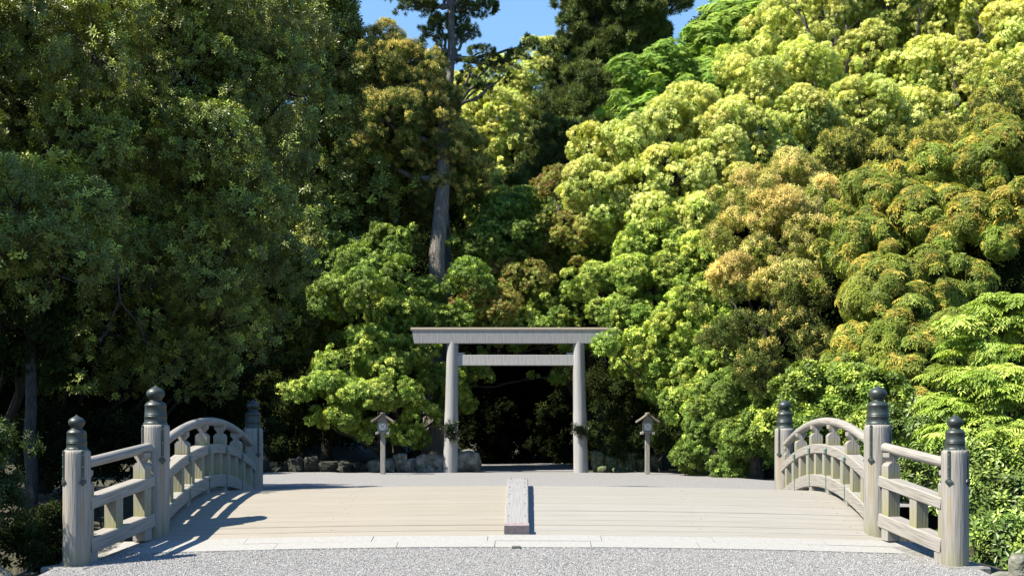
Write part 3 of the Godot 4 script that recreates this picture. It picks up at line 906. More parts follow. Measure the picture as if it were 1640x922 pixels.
# ------------------------------------------------------------------ gate and lanterns
func make_torii() -> void:
	var root := thing("torii_gate", "tall grey unpainted wooden torii gate beyond the bridge", "torii gate", Vector3(-0.23, 0, -45.4))
	for s in [-1.0, 1.0]:
		var foot := Vector3(2.49 * s, 0, 0)
		var head := Vector3(2.40 * s, 5.0, 0)
		var st := st_new()
		var path := PackedVector3Array()
		for i in 13: path.append(foot.lerp(head, i / 12.0) - Vector3(0, 0.1, 0) * (1.0 if i == 0 else 0.0) - foot)
		limb(st, path, 0.275, 0.222, 40)
		var pillar := put("pillar", done(st), M.torii_up, root, Transform3D(Basis(), foot))
		st = st_new()
		var sp := PackedVector3Array()
		for i in 5: sp.append((head - foot) * (0.46 * i / 4.0))
		limb(st, sp, 0.281, 0.258, 40)
		put("base_sleeve", done(st), M.torii_up, pillar)
	# lintel: five-sided beam whose ends are cut at a slant
	var sec := PackedVector2Array([Vector2(-0.21, 0.0), Vector2(-0.255, 0.49), Vector2(0.0, 0.565), Vector2(0.255, 0.49), Vector2(0.21, 0.0)])
	var st := st_new()
	var ring := []
	for e in [-1.0, 1.0]:
		var r := []
		for v in sec: r.append(Vector3(e * (3.86 + 0.075 * v.y / 0.49), v.y, v.x))
		ring.append(r)
	var n := 12
	for k in 5:
		var k2 := (k + 1) % 5
		for i in n:
			var p0: Vector3 = (ring[0][k] as Vector3).lerp(ring[1][k], float(i) / n)
			var p1: Vector3 = (ring[0][k] as Vector3).lerp(ring[1][k], float(i + 1) / n)
			var q0: Vector3 = (ring[0][k2] as Vector3).lerp(ring[1][k2], float(i) / n)
			var q1: Vector3 = (ring[0][k2] as Vector3).lerp(ring[1][k2], float(i + 1) / n)
			quad(st, p0, q0, q1, p1)
	for e in 2:
		for k in range(1, 4): tri(st, ring[e][0], ring[e][k], ring[e][k + 1])
	put("lintel", done(st), M.torii_beam, root, Transform3D(Basis(), Vector3(0, 4.93, 0)))
	st = st_new()
	for s in [-1.0, 1.0]:
		var a := Vector3(0, 0.45, 0.27 * s)
		quad(st, Vector3(-3.99, 0.475, 0.272 * s), Vector3(-3.99, 0.578, 0.0), Vector3(3.99, 0.578, 0.0), Vector3(3.99, 0.475, 0.272 * s))
		quad(st, Vector3(-3.99, 0.535, 0.272 * s), Vector3(-3.99, 0.61, 0.0), Vector3(3.99, 0.61, 0.0), Vector3(3.99, 0.535, 0.272 * s))
		quad(st, Vector3(-3.99, 0.475, 0.272 * s), Vector3(-3.99, 0.535, 0.272 * s), Vector3(3.99, 0.535, 0.272 * s), Vector3(3.99, 0.475, 0.272 * s))
		for e in [-3.99, 3.99]: quad(st, Vector3(e, 0.475, 0.272 * s), Vector3(e, 0.535, 0.272 * s), Vector3(e, 0.61, 0), Vector3(e, 0.578, 0))
	put("lintel_cap", done(st), M.bark_roof, root, Transform3D(Basis(), Vector3(0, 4.93, 0)))
	put("tie_beam", box_mesh(Vector3(4.5, 0.40, 0.20), 0.012), M.torii_beam, root, Transform3D(Basis(), Vector3(0, 4.29, 0)))
	for s in [-1.0, 1.0]:
		put("wedge", box_mesh(Vector3(0.26, 0.09, 0.13), 0.006), M.torii_beam, root, Transform3D(Basis(), Vector3(2.075 * s, 4.533, 0)))
	# evergreen sprays tied to the pillars
	rng.seed = 61
	for s in [-1.0, 1.0]:
		var b := thing("evergreen_spray", "bunch of evergreen twigs tied round the " + ("left" if s < 0 else "right") + " pillar of the torii gate", "branch", Vector3(-0.23 + 2.47 * s, 1.65, -45.4 + 0.30), "evergreen bunches on the gate pillars")
		var st2 := st_new()
		var at := []
		var tint := PackedColorArray()
		for i in 26:
			var dir := Vector3(rng.randf_range(-0.5, 0.5), rng.randf_range(-0.75, 0.6), rng.randf_range(0.02, 0.25))
			if i < 8: dir = Vector3(rng.randf_range(-0.6, 0.6), rng.randf_range(-0.1, 0.25), rng.randf_range(-0.1, 0.2))
			dir *= 0.72
			limb(st2, bend(Vector3.ZERO, dir * 0.5 + Vector3(0, 0.05, 0.05), dir, 4, 0.02), 0.012, 0.004, 5)
			for j in 7:
				var q := dir * (0.35 + 0.11 * j) + rand_dir() * 0.04
				at.append(Transform3D(Basis(rand_dir(), rng.randf() * TAU).scaled(Vector3.ONE * rng.randf_range(0.35, 0.6)), q))
				var v := rng.randf_range(0.6, 1.3)
				tint.append(Color(0.04 * v, 0.055 * v, 0.025 * v))
		put("twig", done(st2), M.bark, b)
		cluster("leaves", KINDS.oak.mesh, M.gloss_leaf, at, tint, b)

func make_lantern(at: Vector3, label: String) -> void:
	var o := thing("lantern_post", label, "lantern", at, "wooden lanterns before the gate")
	put("post", box_mesh(Vector3(0.165, 1.58, 0.165), 0.012), M.lantern, o, Transform3D(Basis(), Vector3(0, 0.74, 0)))
	put("platform", box_mesh(Vector3(0.40, 0.055, 0.40), 0.008), M.lantern, o, Transform3D(Basis(), Vector3(0, 1.535, 0)))
	for s in [-1.0, 1.0]: put("bracket", box_mesh(Vector3(0.09, 0.09, 0.46), 0.008), M.lantern, o, Transform3D(Basis(), Vector3(0.20 * s, 1.50, 0)))
	var house := put("light_box", box_mesh(Vector3(0.34, 0.40, 0.34), 0.006, Color.WHITE, 0.98), M.lantern, o, Transform3D(Basis(), Vector3(0, 1.765, 0)))
	for q in 4:
		var turn := Basis(Vector3.UP, PI / 2 * q)
		put("paper_pane", box_mesh(Vector3(0.24, 0.25, 0.008), 0.001), M.paper, house, Transform3D(turn, turn * Vector3(0, -0.03, 0.172)))
		for s in [-1.0, 1.0]:
			put("lattice_bar", box_mesh(Vector3(0.018, 0.33, 0.012), 0.002), M.lantern, house, Transform3D(turn * Basis(Vector3.BACK, 0.77 * s), turn * Vector3(0, -0.03, 0.178 + 0.004 * s)))
		put("lattice_bar", box_mesh(Vector3(0.28, 0.025, 0.014), 0.002), M.lantern, house, Transform3D(turn, turn * Vector3(0, 0.10, 0.178)))
	# gabled roof with slightly hollow slopes
	for s in [-1.0, 1.0]:
		var st := st_new()
		var path := PackedVector3Array()
		for i in 6:
			var t := i / 5.0
			path.append(Vector3(s * 0.40 * t, 2.20 - 0.36 * t + 0.075 * t * t, 0))
		sweep(st, rect_section(0.72, 0.055, 0.006), path, -1, Vector3.BACK, Vector3.UP)
		put("roof_slope", done(st), M.bark_roof, o)
	put("ridge", box_mesh(Vector3(0.10, 0.06, 0.78), 0.012), M.bark_roof, o, Transform3D(Basis(), Vector3(0, 2.215, 0)))
	var g := st_new()
	for z in [-0.171, 0.171]:
		tri(g, Vector3(-0.17, 0, z), Vector3(0, 0.19, z), Vector3(0.17, 0, z))
	for s in [-1.0, 1.0]: quad(g, Vector3(0.17 * s, 0, -0.171), Vector3(0, 0.19, -0.171), Vector3(0, 0.19, 0.171), Vector3(0.17 * s, 0, 0.171))
	put("gable", done(g), M.lantern, o, Transform3D(Basis(), Vector3(0, 1.966, 0)))

func rock_wall(called: String, label: String, at: Vector3, length: float, height: float, depth: float, mat: Material, seed_: int, course := 2, square := 0.0) -> void:
	rng.seed = seed_
	var o := thing(called, label, "stone wall", at)
	var variants := []
	for i in 8: variants.append(boulder(Vector3(1, 1, 1), seed_ + i, 10, 15, minf(0.9, 0.25 + 0.06 * i + square)))
	var y := 0.0
	for c in course:
		var h := height / course
		var x := -length / 2
		while x < length / 2:
			var w := h * rng.randf_range(0.6, 2.1)
			var tall := rng.randf_range(0.95, 1.65)
			var t := Transform3D(Basis(Vector3.UP, rng.randf_range(-0.5, 0.5) + (PI if rng.randf() < 0.5 else 0.0)) * Basis(Vector3.BACK, rng.randf_range(-0.3, 0.3)), Vector3(x + w / 2, y + h * 0.42 * tall, rng.randf_range(-0.15, 0.15) - 0.1 * c))
			t.basis = t.basis * Basis.from_scale(Vector3(w * 1.3, h * tall, depth * rng.randf_range(0.8, 1.2)))
			put("boulder", variants[rng.randi() % 8], mat, o, t)
			x += w
		y += h
	for i in int(length * 2.2):      # smaller stones wedged along the foot
		var w := height * rng.randf_range(0.25, 0.6)
		var t := Transform3D(Basis(rand_dir(), rng.randf() * TAU).scaled(Vector3(w * 1.3, w, w)), Vector3(rng.randf_range(-length / 2, length / 2), w * 0.3, depth * rng.randf_range(0.35, 0.6)))
		put("boulder", variants[rng.randi() % 8], mat, o, t)

func make_stones() -> void:
	rock_wall("boulder_wall", "mossy boulder wall behind the left lantern", Vector3(-4.15, 0.0, -45.9), 3.4, 0.62, 0.8, M.rock, 203, 1, 0.15)
	rock_wall("boulder_wall", "shaded boulder wall behind the right lantern", Vector3(3.95, 0.0, -46.6), 2.4, 0.66, 0.8, M.mossy, 213, 1, 0.2)
	rock_wall("low_stone_wall", "low stone wall coloured dark for shade under the trees left of the left lantern", Vector3(-9.2, 0.0, -46.2), 6.6, 0.46, 0.6, M.shade_tinted_rock, 221, 1, 0.35)
	rock_wall("stone_revetment", "rough stone revetment at the path edge beside the right railing end", Vector3(6.35, -0.62, -14.55), 1.2, 0.30, 0.5, M.rock, 231, 1, 0.0)
	rng.seed = 5
	var b := thing("boulder", "grey boulder in shade at left edge of the path", "boulder", Vector3(-6.25, -0.55, -14.2))
	put("stone", boulder(Vector3(0.62, 0.7, 0.6), 301, 12, 18, 0.25), M.rock, b)
	var c := thing("stone_bollard", "round topped grey stone bollard at right edge beside the railing", "bollard", Vector3(6.02, -0.42, -14.2))
	var st := st_new()
	lathe(st, [Vector2(0.13, -0.2), Vector2(0.13, 0.22), Vector2(0.125, 0.28), Vector2(0.10, 0.335), Vector2(0.06, 0.36), Vector2(0.0, 0.37)], 24)
	put("stone", done(st), M.rock, c)

func _ready() -> void:
	# camera: level, lens shifted so that the horizon lies low in the picture
	var cam := Camera3D.new()
	cam.name = "camera"
	cam.projection = Camera3D.PROJECTION_FRUSTUM
	cam.near = 0.1
	cam.far = 2000.0
	cam.size = 0.1 * 922.0 / 1907.0
	cam.frustum_offset = Vector2(-0.1 * 20.0 / 1907.0, 0.1 * 241.0 / 1907.0)
	cam.position = Vector3(0.107, 1.31, 0.0)
	add_child(cam)
	cam.current = true
	# sky
	var sky := ProceduralSkyMaterial.new()
	sky.sky_top_color = Color(0.26, 0.46, 0.72)
	sky.sky_horizon_color = Color(0.60, 0.77, 0.90)
	sky.sky_curve = 0.3
	sky.ground_bottom_color = Color(0.2, 0.2, 0.18)
	sky.ground_horizon_color = Color(0.45, 0.5, 0.5)
	sky.sun_angle_max = 4.0
	sky.sky_energy_multiplier = 0.78
	var env := Environment.new()
	env.background_mode = Environment.BG_SKY
	env.sky = Sky.new()
	env.sky.sky_material = sky
	env.tonemap_mode = Environment.TONE_MAPPER_LINEAR
	env.tonemap_exposure = 3.0
	env.sdfgi_enabled = true
	env.ssao_enabled = true
	env.ssil_enabled = true
	var we := WorldEnvironment.new()
	we.name = "environment"
	we.environment = env
	add_child(we)
	# sun: high on the left, a little behind the camera
	var sun := DirectionalLight3D.new()
	sun.name = "sun"
	sun.light_energy = 1.5
	sun.light_color = Color(1.0, 0.965, 0.90)
	sun.light_angular_distance = 0.5
	sun.shadow_enabled = true
	add_child(sun)
	sun.look_at_from_position(Vector3(-1.0, 1.34, 0.36), Vector3.ZERO, Vector3.UP)

	make_materials()
	make_kinds()
	make_ground()
	make_threshold()
	make_bridge()
	make_railing(-1.0, "grey wooden railing with bronze finials along left side of the bridge")
	make_railing(1.0, "sunlit pale wooden railing with bronze finials along right side of the bridge")
	make_torii()
	make_lantern(Vector3(-5.02, 0, -43.1), "wooden lantern post left of the torii gate before mossy boulders")
	make_lantern(Vector3(4.56, 0, -43.1), "wooden lantern post right of the torii gate")
	make_stones()
	make_trees()
	make_pebbles()
	print("leaf shoots and pebbles: ", count)

func make_trees() -> void:
	tree("evergreen_oak", "dark glossy evergreen oak filling the left edge of the view", "tree", "", "oak", Vector3(-11.53, land(-11.53, 25.50), -25.50), 0.25, [
		[-10.46, 8.85, -22.40, 1.09, 1.09, 1.09], [-9.42, 9.64, -23.30, 1.16, 1.16, 1.16], [-7.82, 8.34, -21.90, 1.06, 1.06, 1.06],
		[-9.88, 8.07, -23.80, 1.42, 1.42, 1.42], [-10.64, 6.71, -23.30, 1.19, 1.19, 1.19], [-8.34, 7.05, -22.70, 1.07, 1.07, 1.07],
		[-8.77, 5.43, -21.70, 0.91, 0.91, 0.91], [-9.72, 4.46, -21.30, 1.13, 1.13, 1.13], [-8.45, 5.99, -24.00, 1.09, 1.09, 1.09],
		[-9.36, 4.66, -24.40, 0.88, 0.88, 0.88], [-10.16, 3.56, -23.60, 0.85, 0.85, 0.85], [-11.58, 8.17, -23.70, 1.57, 1.57, 1.57],
		[-10.20, 11.38, -25.20, 1.22, 1.22, 1.22], [-8.95, 11.19, -25.40, 1.33, 1.33, 1.33], [-7.89, 4.56, -20.20, 0.85, 0.85, 0.85],
		[-7.67, 5.33, -20.60, 0.82, 0.82, 0.82], [-8.39, 5.21, -20.00, 0.84, 0.84, 0.84], [-8.72, 4.45, -19.80, 0.83, 0.83, 0.83],
		[-8.40, 4.06, -20.80, 0.65, 0.65, 0.65]], {"bare": [[0.018, 0.005, [Vector3(-6.82, 4.24, -20.20), Vector3(-6.71, 3.64, -20.00), Vector3(-6.94, 3.06, -20.00), Vector3(-6.99, 2.92, -19.90)]], [0.012, 0.004, [Vector3(-6.71, 3.64, -20.00), Vector3(-6.37, 3.20, -20.00), Vector3(-6.19, 2.80, -20.00)]], [0.009, 0.004, [Vector3(-7.85, 4.80, -19.20), Vector3(-7.83, 4.50, -19.20), Vector3(-7.91, 4.13, -19.10)]], [0.009, 0.003, [Vector3(-8.26, 4.94, -19.00), Vector3(-7.86, 4.87, -19.00), Vector3(-7.54, 4.83, -19.20)]], [0.010, 0.003, [Vector3(-7.54, 3.98, -19.40), Vector3(-7.22, 3.85, -19.40), Vector3(-6.95, 3.93, -19.50)]], [0.008, 0.003, [Vector3(-7.38, 7.17, -21.00), Vector3(-7.05, 7.39, -21.00), Vector3(-6.84, 7.56, -21.20)]]], "bark": "shade_tinted_bark"})
	tree("evergreen_oak", "tall dark evergreen oak above the left railing, its top rows catching sun", "tree", "", "oak", Vector3(-11.55, land(-11.55, 28.50), -28.50), 0.22, [
		[-7.50, 10.24, -24.60, 1.17, 1.17, 1.17], [-6.45, 10.64, -25.00, 1.17, 1.17, 1.17], [-7.06, 9.03, -25.30, 1.47, 1.47, 1.47],
		[-5.82, 10.10, -25.70, 1.15, 1.15, 1.15], [-6.02, 8.75, -25.70, 1.24, 1.24, 1.24], [-7.53, 7.42, -24.70, 1.30, 1.30, 1.30],
		[-6.21, 7.15, -24.10, 1.12, 1.12, 1.12], [-6.94, 6.17, -24.90, 1.10, 1.10, 1.10], [-5.54, 6.03, -24.20, 0.96, 0.96, 0.96],
		[-5.66, 7.73, -26.50, 0.97, 0.97, 0.97], [-6.39, 4.78, -24.30, 1.07, 1.07, 1.07], [-7.51, 4.73, -24.00, 1.02, 1.02, 1.02],
		[-5.62, 5.15, -26.00, 0.93, 0.93, 0.93], [-5.65, 10.90, -28.50, 0.97, 0.97, 0.97], [-5.15, 8.95, -26.40, 0.90, 0.90, 0.90],
		[-7.80, 3.79, -26.00, 0.85, 0.85, 0.85], [-6.50, 3.76, -25.70, 0.96, 0.96, 0.96], [-8.53, 3.51, -24.40, 0.79, 0.79, 0.79],
		[-7.17, 3.04, -25.00, 0.76, 0.76, 0.76], [-6.10, 3.45, -26.00, 0.74, 0.74, 0.74], [-8.12, 2.67, -25.50, 0.67, 0.67, 0.67],
		[-6.90, 2.57, -26.20, 0.63, 0.63, 0.63], [-9.16, 2.86, -24.20, 0.71, 0.71, 0.71]], {"bark": "shade_tinted_bark"})
	tree("evergreen_oak", "dark evergreen oak leaning right behind the taller left oaks", "tree", "", "oak", Vector3(-11.50, land(-11.50, 54.00), -54.00), 0.32, [
		[-8.76, 18.76, -52.00, 1.96, 1.96, 1.96], [-7.26, 17.71, -53.00, 1.28, 1.28, 1.28], [-9.98, 20.45, -52.00, 2.29, 2.29, 2.29],
		[-6.84, 16.23, -53.00, 2.11, 2.11, 2.11], [-9.07, 16.49, -51.50, 2.40, 2.40, 2.40], [-7.26, 12.82, -52.00, 2.24, 2.24, 2.24],
		[-8.80, 13.52, -51.50, 2.40, 2.40, 2.40], [-8.53, 10.01, -51.50, 2.21, 2.21, 2.21], [-10.43, 9.20, -51.50, 2.11, 2.11, 2.11],
		[-7.72, 7.98, -51.50, 1.73, 1.73, 1.73], [-9.52, 6.44, -51.00, 1.71, 1.71, 1.71], [-11.13, 5.11, -51.00, 1.60, 1.60, 1.60],
		[-9.16, 5.18, -52.00, 1.39, 1.39, 1.39], [-10.59, 7.25, -51.00, 1.71, 1.71, 1.71], [-8.79, 21.10, -53.00, 1.45, 1.45, 1.45],
		[-5.42, 11.99, -55.50, 1.34, 1.34, 1.34], [-6.75, 11.66, -54.50, 1.60, 1.60, 1.60], [-5.77, 13.11, -56.00, 1.35, 1.35, 1.35]], {"size": 1.15, "puff": 0.8, "share": 0.35})
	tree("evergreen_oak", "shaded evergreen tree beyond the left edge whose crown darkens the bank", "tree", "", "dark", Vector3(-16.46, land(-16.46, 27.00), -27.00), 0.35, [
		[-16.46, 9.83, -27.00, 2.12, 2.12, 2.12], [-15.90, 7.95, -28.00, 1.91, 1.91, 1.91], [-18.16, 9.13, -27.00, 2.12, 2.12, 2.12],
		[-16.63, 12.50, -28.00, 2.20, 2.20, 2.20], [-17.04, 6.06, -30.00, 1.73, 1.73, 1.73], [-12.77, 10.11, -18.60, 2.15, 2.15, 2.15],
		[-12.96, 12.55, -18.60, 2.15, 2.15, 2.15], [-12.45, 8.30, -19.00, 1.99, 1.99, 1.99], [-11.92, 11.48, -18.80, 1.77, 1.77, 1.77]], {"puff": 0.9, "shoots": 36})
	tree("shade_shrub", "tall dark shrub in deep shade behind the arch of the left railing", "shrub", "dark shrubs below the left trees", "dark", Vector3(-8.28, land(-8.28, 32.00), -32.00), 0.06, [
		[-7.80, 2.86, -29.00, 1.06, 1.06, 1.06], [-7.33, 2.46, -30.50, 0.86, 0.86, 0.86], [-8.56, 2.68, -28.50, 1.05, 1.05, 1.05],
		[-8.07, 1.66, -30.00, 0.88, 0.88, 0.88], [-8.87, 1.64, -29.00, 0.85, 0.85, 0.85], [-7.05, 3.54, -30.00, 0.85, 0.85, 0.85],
		[-7.96, 3.88, -28.50, 0.96, 0.96, 0.96], [-7.53, 1.51, -31.00, 0.81, 0.81, 0.81]], {"puff": 0.55, "size": 0.95, "old": Color(0.012, 0.018, 0.006), "young": Color(0.03, 0.042, 0.012)})  # leaf colours cut to near black, standing in for the deep shade here
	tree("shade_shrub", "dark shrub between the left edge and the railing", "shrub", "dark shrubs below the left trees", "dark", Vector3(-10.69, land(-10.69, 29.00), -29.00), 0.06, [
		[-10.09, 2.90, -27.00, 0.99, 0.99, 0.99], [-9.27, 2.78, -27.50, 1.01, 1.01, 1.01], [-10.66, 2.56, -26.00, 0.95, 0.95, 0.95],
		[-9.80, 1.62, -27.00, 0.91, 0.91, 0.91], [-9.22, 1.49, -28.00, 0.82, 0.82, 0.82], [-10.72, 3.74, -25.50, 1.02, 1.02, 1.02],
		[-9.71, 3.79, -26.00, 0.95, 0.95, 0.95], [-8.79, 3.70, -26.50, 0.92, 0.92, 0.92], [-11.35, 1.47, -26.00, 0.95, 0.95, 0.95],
		[-9.99, 1.07, -25.00, 0.73, 0.73, 0.73]], {"puff": 0.55, "size": 0.95, "old": Color(0.012, 0.018, 0.006), "young": Color(0.03, 0.042, 0.012)})  # leaves painted darker than life to carry the shade under the oaks
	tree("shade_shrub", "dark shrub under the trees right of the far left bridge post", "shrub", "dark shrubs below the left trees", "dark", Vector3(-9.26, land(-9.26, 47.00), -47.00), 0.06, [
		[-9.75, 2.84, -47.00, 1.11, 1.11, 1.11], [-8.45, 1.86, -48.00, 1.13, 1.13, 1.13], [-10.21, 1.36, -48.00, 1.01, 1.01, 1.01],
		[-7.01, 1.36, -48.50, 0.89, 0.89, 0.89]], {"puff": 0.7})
	tree("bank_plant", "low dark leafy plants at the foot of the near left post", "plant", "", "dark", Vector3(-6.58, land(-6.58, 16.60), -16.60), 0.01, [
		[-6.58, 0.17, -17.00, 0.27, 0.21, 0.27], [-7.05, -0.00, -17.50, 0.31, 0.22, 0.31], [-6.37, -0.06, -16.80, 0.21, 0.14, 0.21],
		[-6.61, -0.14, -16.00, 0.32, 0.20, 0.32], [-6.18, -0.21, -15.60, 0.26, 0.13, 0.26], [-6.94, -0.12, -16.40, 0.29, 0.22, 0.29],
		[-6.11, -0.29, -15.00, 0.27, 0.11, 0.27], [-6.07, -0.25, -15.80, 0.17, 0.12, 0.17]], {"puff": 0.2, "size": 0.5, "shoots": 14, "old": Color(0.02, 0.03, 0.01), "young": Color(0.05, 0.07, 0.02)})  # shade at the post foot is put into these dark leaf colours
	tree("clipped_hedge", "dense clipped hedge at the left edge beside the path", "hedge", "", "hedge", Vector3(-6.96, land(-6.96, 15.50), -15.50), 0.04, [
		[-6.96, 1.12, -15.50, 0.37, 0.37, 0.37], [-6.95, 0.68, -15.50, 0.37, 0.37, 0.37], [-7.00, 0.23, -15.50, 0.39, 0.39, 0.39],
		[-7.53, 0.82, -16.00, 0.50, 0.50, 0.50], [-6.96, 1.29, -15.70, 0.23, 0.23, 0.23], [-6.90, 0.39, -15.60, 0.26, 0.26, 0.26],
		[-7.54, 2.26, -14.30, 0.42, 0.42, 0.42], [-7.62, 1.70, -14.30, 0.48, 0.48, 0.48], [-7.60, 1.17, -14.40, 0.48, 0.48, 0.48]])
	tree("leaning_tree", "dark leaning tree with bare trunk behind the near left post", "tree", "", "dark", Vector3(-8.41, land(-8.41, 20.50), -20.50), 0.13, [
		[-8.91, 3.36, -21.50, 0.56, 0.56, 0.56], [-8.47, 3.96, -21.80, 0.57, 0.57, 0.57], [-9.36, 4.04, -21.50, 0.68, 0.68, 0.68],
		[-8.89, 2.72, -22.00, 0.42, 0.42, 0.42]], {"taper": 0.6, "puff": 0.5, "size": 0.9})
	tree("bank_shrub", "dark shrub on the bank behind the left railing end", "shrub", "dark shrubs below the left trees", "dark", Vector3(-7.33, land(-7.33, 21.50), -21.50), 0.03, [
		[-7.37, 1.33, -21.60, 0.41, 0.41, 0.41], [-8.12, 1.10, -21.80, 0.41, 0.41, 0.41], [-6.93, 0.89, -21.30, 0.34, 0.34, 0.34],
		[-7.60, 0.56, -21.00, 0.37, 0.37, 0.37], [-8.98, 1.45, -22.50, 0.47, 0.47, 0.47], [-8.52, 0.65, -21.80, 0.41, 0.41, 0.41]], {"puff": 0.4, "size": 0.75, "shoots": 26, "old": Color(0.012, 0.018, 0.006), "young": Color(0.03, 0.042, 0.012)})  # near-black leaf colours paint the shade on the bank
	tree("chinquapin", "domed evergreen with orange tipped young leaves on a thick grey trunk left of the gate", "tree", "", "chinquapin", Vector3(-3.80, land(-3.80, 50.00), -50.00), 0.46, [
		[-5.16, 17.03, -51.50, 1.57, 1.57, 1.57], [-4.08, 15.81, -51.50, 1.40, 1.40, 1.40], [-5.72, 14.74, -50.50, 1.80, 1.80, 1.80],
		[-3.62, 13.92, -51.50, 1.51, 1.51, 1.51], [-2.70, 12.79, -52.50, 1.21, 1.21, 1.21], [-5.26, 13.89, -52.50, 1.54, 1.54, 1.54],
		[-6.78, 17.16, -51.50, 1.40, 1.40, 1.40], [-2.59, 13.75, -52.50, 0.99, 0.99, 0.99], [-7.45, 16.22, -51.50, 1.62, 1.62, 1.62],
		[-7.18, 13.92, -51.50, 1.67, 1.67, 1.67], [-4.02, 13.20, -52.50, 1.10, 1.10, 1.10], [-5.95, 18.33, -52.00, 0.98, 0.98, 0.98],
		[-3.67, 12.15, -51.40, 0.97, 0.97, 0.97]], {"share": 0.6, "young": Color(0.52, 0.45, 0.13), "bark": "bark_grey", "taper": 0.5, "rise": 0.1, "top": Vector3(-3.32, 15.27, -51.00)})
	tree("tall_conifer", "slim conifer rising to the sky left of centre", "conifer", "", "conifer", Vector3(-4.00, land(-4.00, 58.00), -58.00), 0.36, [
		[-5.00, 22.42, -58.00, 0.82, 0.27, 0.82], [-4.01, 21.71, -58.60, 0.77, 0.28, 0.77], [-2.08, 22.30, -58.00, 0.88, 0.30, 0.88],
		[-4.06, 20.70, -58.50, 0.58, 0.21, 0.58], [-2.58, 21.24, -58.30, 0.58, 0.21, 0.58], [-5.21, 20.18, -59.00, 0.84, 0.34, 0.84],
		[-1.95, 20.04, -57.80, 0.52, 0.24, 0.52], [-2.48, 19.38, -58.00, 0.70, 0.24, 0.70], [-1.54, 19.68, -58.00, 0.43, 0.21, 0.43],
		[-0.14, 19.86, -58.00, 0.52, 0.21, 0.52], [0.29, 20.47, -58.00, 0.36, 0.18, 0.36], [-3.72, 23.57, -58.80, 1.02, 0.37, 1.02],
		[-4.15, 24.49, -58.00, 1.52, 0.49, 1.52], [-2.02, 24.18, -58.00, 1.31, 0.43, 1.31], [-4.53, 19.16, -59.00, 0.90, 0.34, 0.90],
		[-0.87, 19.01, -58.00, 0.52, 0.18, 0.52], [-5.67, 22.81, -58.00, 0.70, 0.24, 0.70], [-3.03, 22.02, -58.60, 0.49, 0.28, 0.49],
		[-3.78, 19.93, -58.80, 0.56, 0.28, 0.56], [-2.81, 18.80, -58.50, 0.55, 0.28, 0.55], [-4.22, 18.64, -59.00, 0.68, 0.37, 0.68],
		[-2.18, 18.40, -58.20, 0.61, 0.27, 0.61], [-4.52, 21.26, -58.80, 0.56, 0.28, 0.56], [-3.36, 21.17, -59.00, 0.50, 0.28, 0.50],
		[-3.13, 22.80, -58.80, 0.62, 0.31, 0.62]], {"top": Vector3(-3.30, 24.79, -58.00), "taper": 0.36, "bark": "bark_grey", "rise": -0.05, "puff": 0.34, "shoots": 20, "size": 0.75})
	tree("camphor_tree", "yellow green camphor between the tall conifer and the dark cedar", "tree", "", "camphor", Vector3(-1.30, land(-1.30, 67.00), -67.00), 0.35, [
		[0.87, 22.42, -66.00, 1.14, 1.14, 1.14], [-1.28, 20.76, -66.00, 1.59, 1.59, 1.59], [-2.59, 19.90, -66.00, 1.32, 1.32, 1.32],
		[0.63, 21.11, -66.00, 1.42, 1.42, 1.42], [-1.57, 18.16, -64.00, 1.75, 1.75, 1.75], [0.80, 19.03, -66.00, 1.59, 1.59, 1.59],
		[-2.91, 17.99, -64.00, 1.11, 1.11, 1.11], [-0.40, 16.65, -64.00, 1.75, 1.75, 1.75], [-2.07, 15.81, -64.00, 1.54, 1.54, 1.54],
		[-1.19, 13.73, -62.00, 1.69, 1.69, 1.69], [1.06, 17.06, -65.00, 1.40, 1.40, 1.40], [-3.76, 20.70, -67.00, 0.95, 0.95, 0.95]], {"share": 1.05, "reach": 0.7})
	tree("dark_cedar", "broad dark cedar standing against the sky right of centre", "conifer", "", "conifer", Vector3(4.32, land(4.32, 67.00), -67.00), 0.50, [
		[4.26, 26.30, -66.00, 2.11, 2.11, 2.11], [5.64, 24.91, -66.00, 2.01, 2.01, 2.01], [3.22, 23.53, -66.00, 1.32, 1.32, 1.32],
		[5.30, 22.49, -66.00, 2.21, 2.21, 2.21], [3.05, 21.28, -66.00, 1.45, 1.45, 1.45], [7.42, 26.16, -68.00, 1.57, 0.57, 1.57],
		[8.97, 26.64, -69.00, 0.87, 0.33, 0.87], [2.12, 18.49, -64.00, 1.68, 1.68, 1.68], [4.13, 18.83, -64.00, 2.32, 2.32, 2.32],
		[6.68, 21.45, -66.00, 1.63, 1.63, 1.63], [2.06, 16.01, -62.00, 1.89, 1.89, 1.89], [0.92, 14.38, -62.00, 1.72, 1.72, 1.72],
		[3.74, 16.57, -63.00, 2.11, 2.11, 2.11], [-0.05, 13.01, -60.00, 1.48, 1.48, 1.48], [6.34, 23.53, -66.00, 1.73, 1.73, 1.73],
		[4.26, 28.37, -66.00, 2.32, 2.32, 2.32], [2.70, 22.14, -66.00, 1.52, 1.52, 1.52], [2.97, 23.70, -66.50, 0.84, 0.84, 0.84],
		[3.59, 25.09, -66.50, 1.19, 1.19, 1.19]], {"size": 1.25, "shoots": 34})
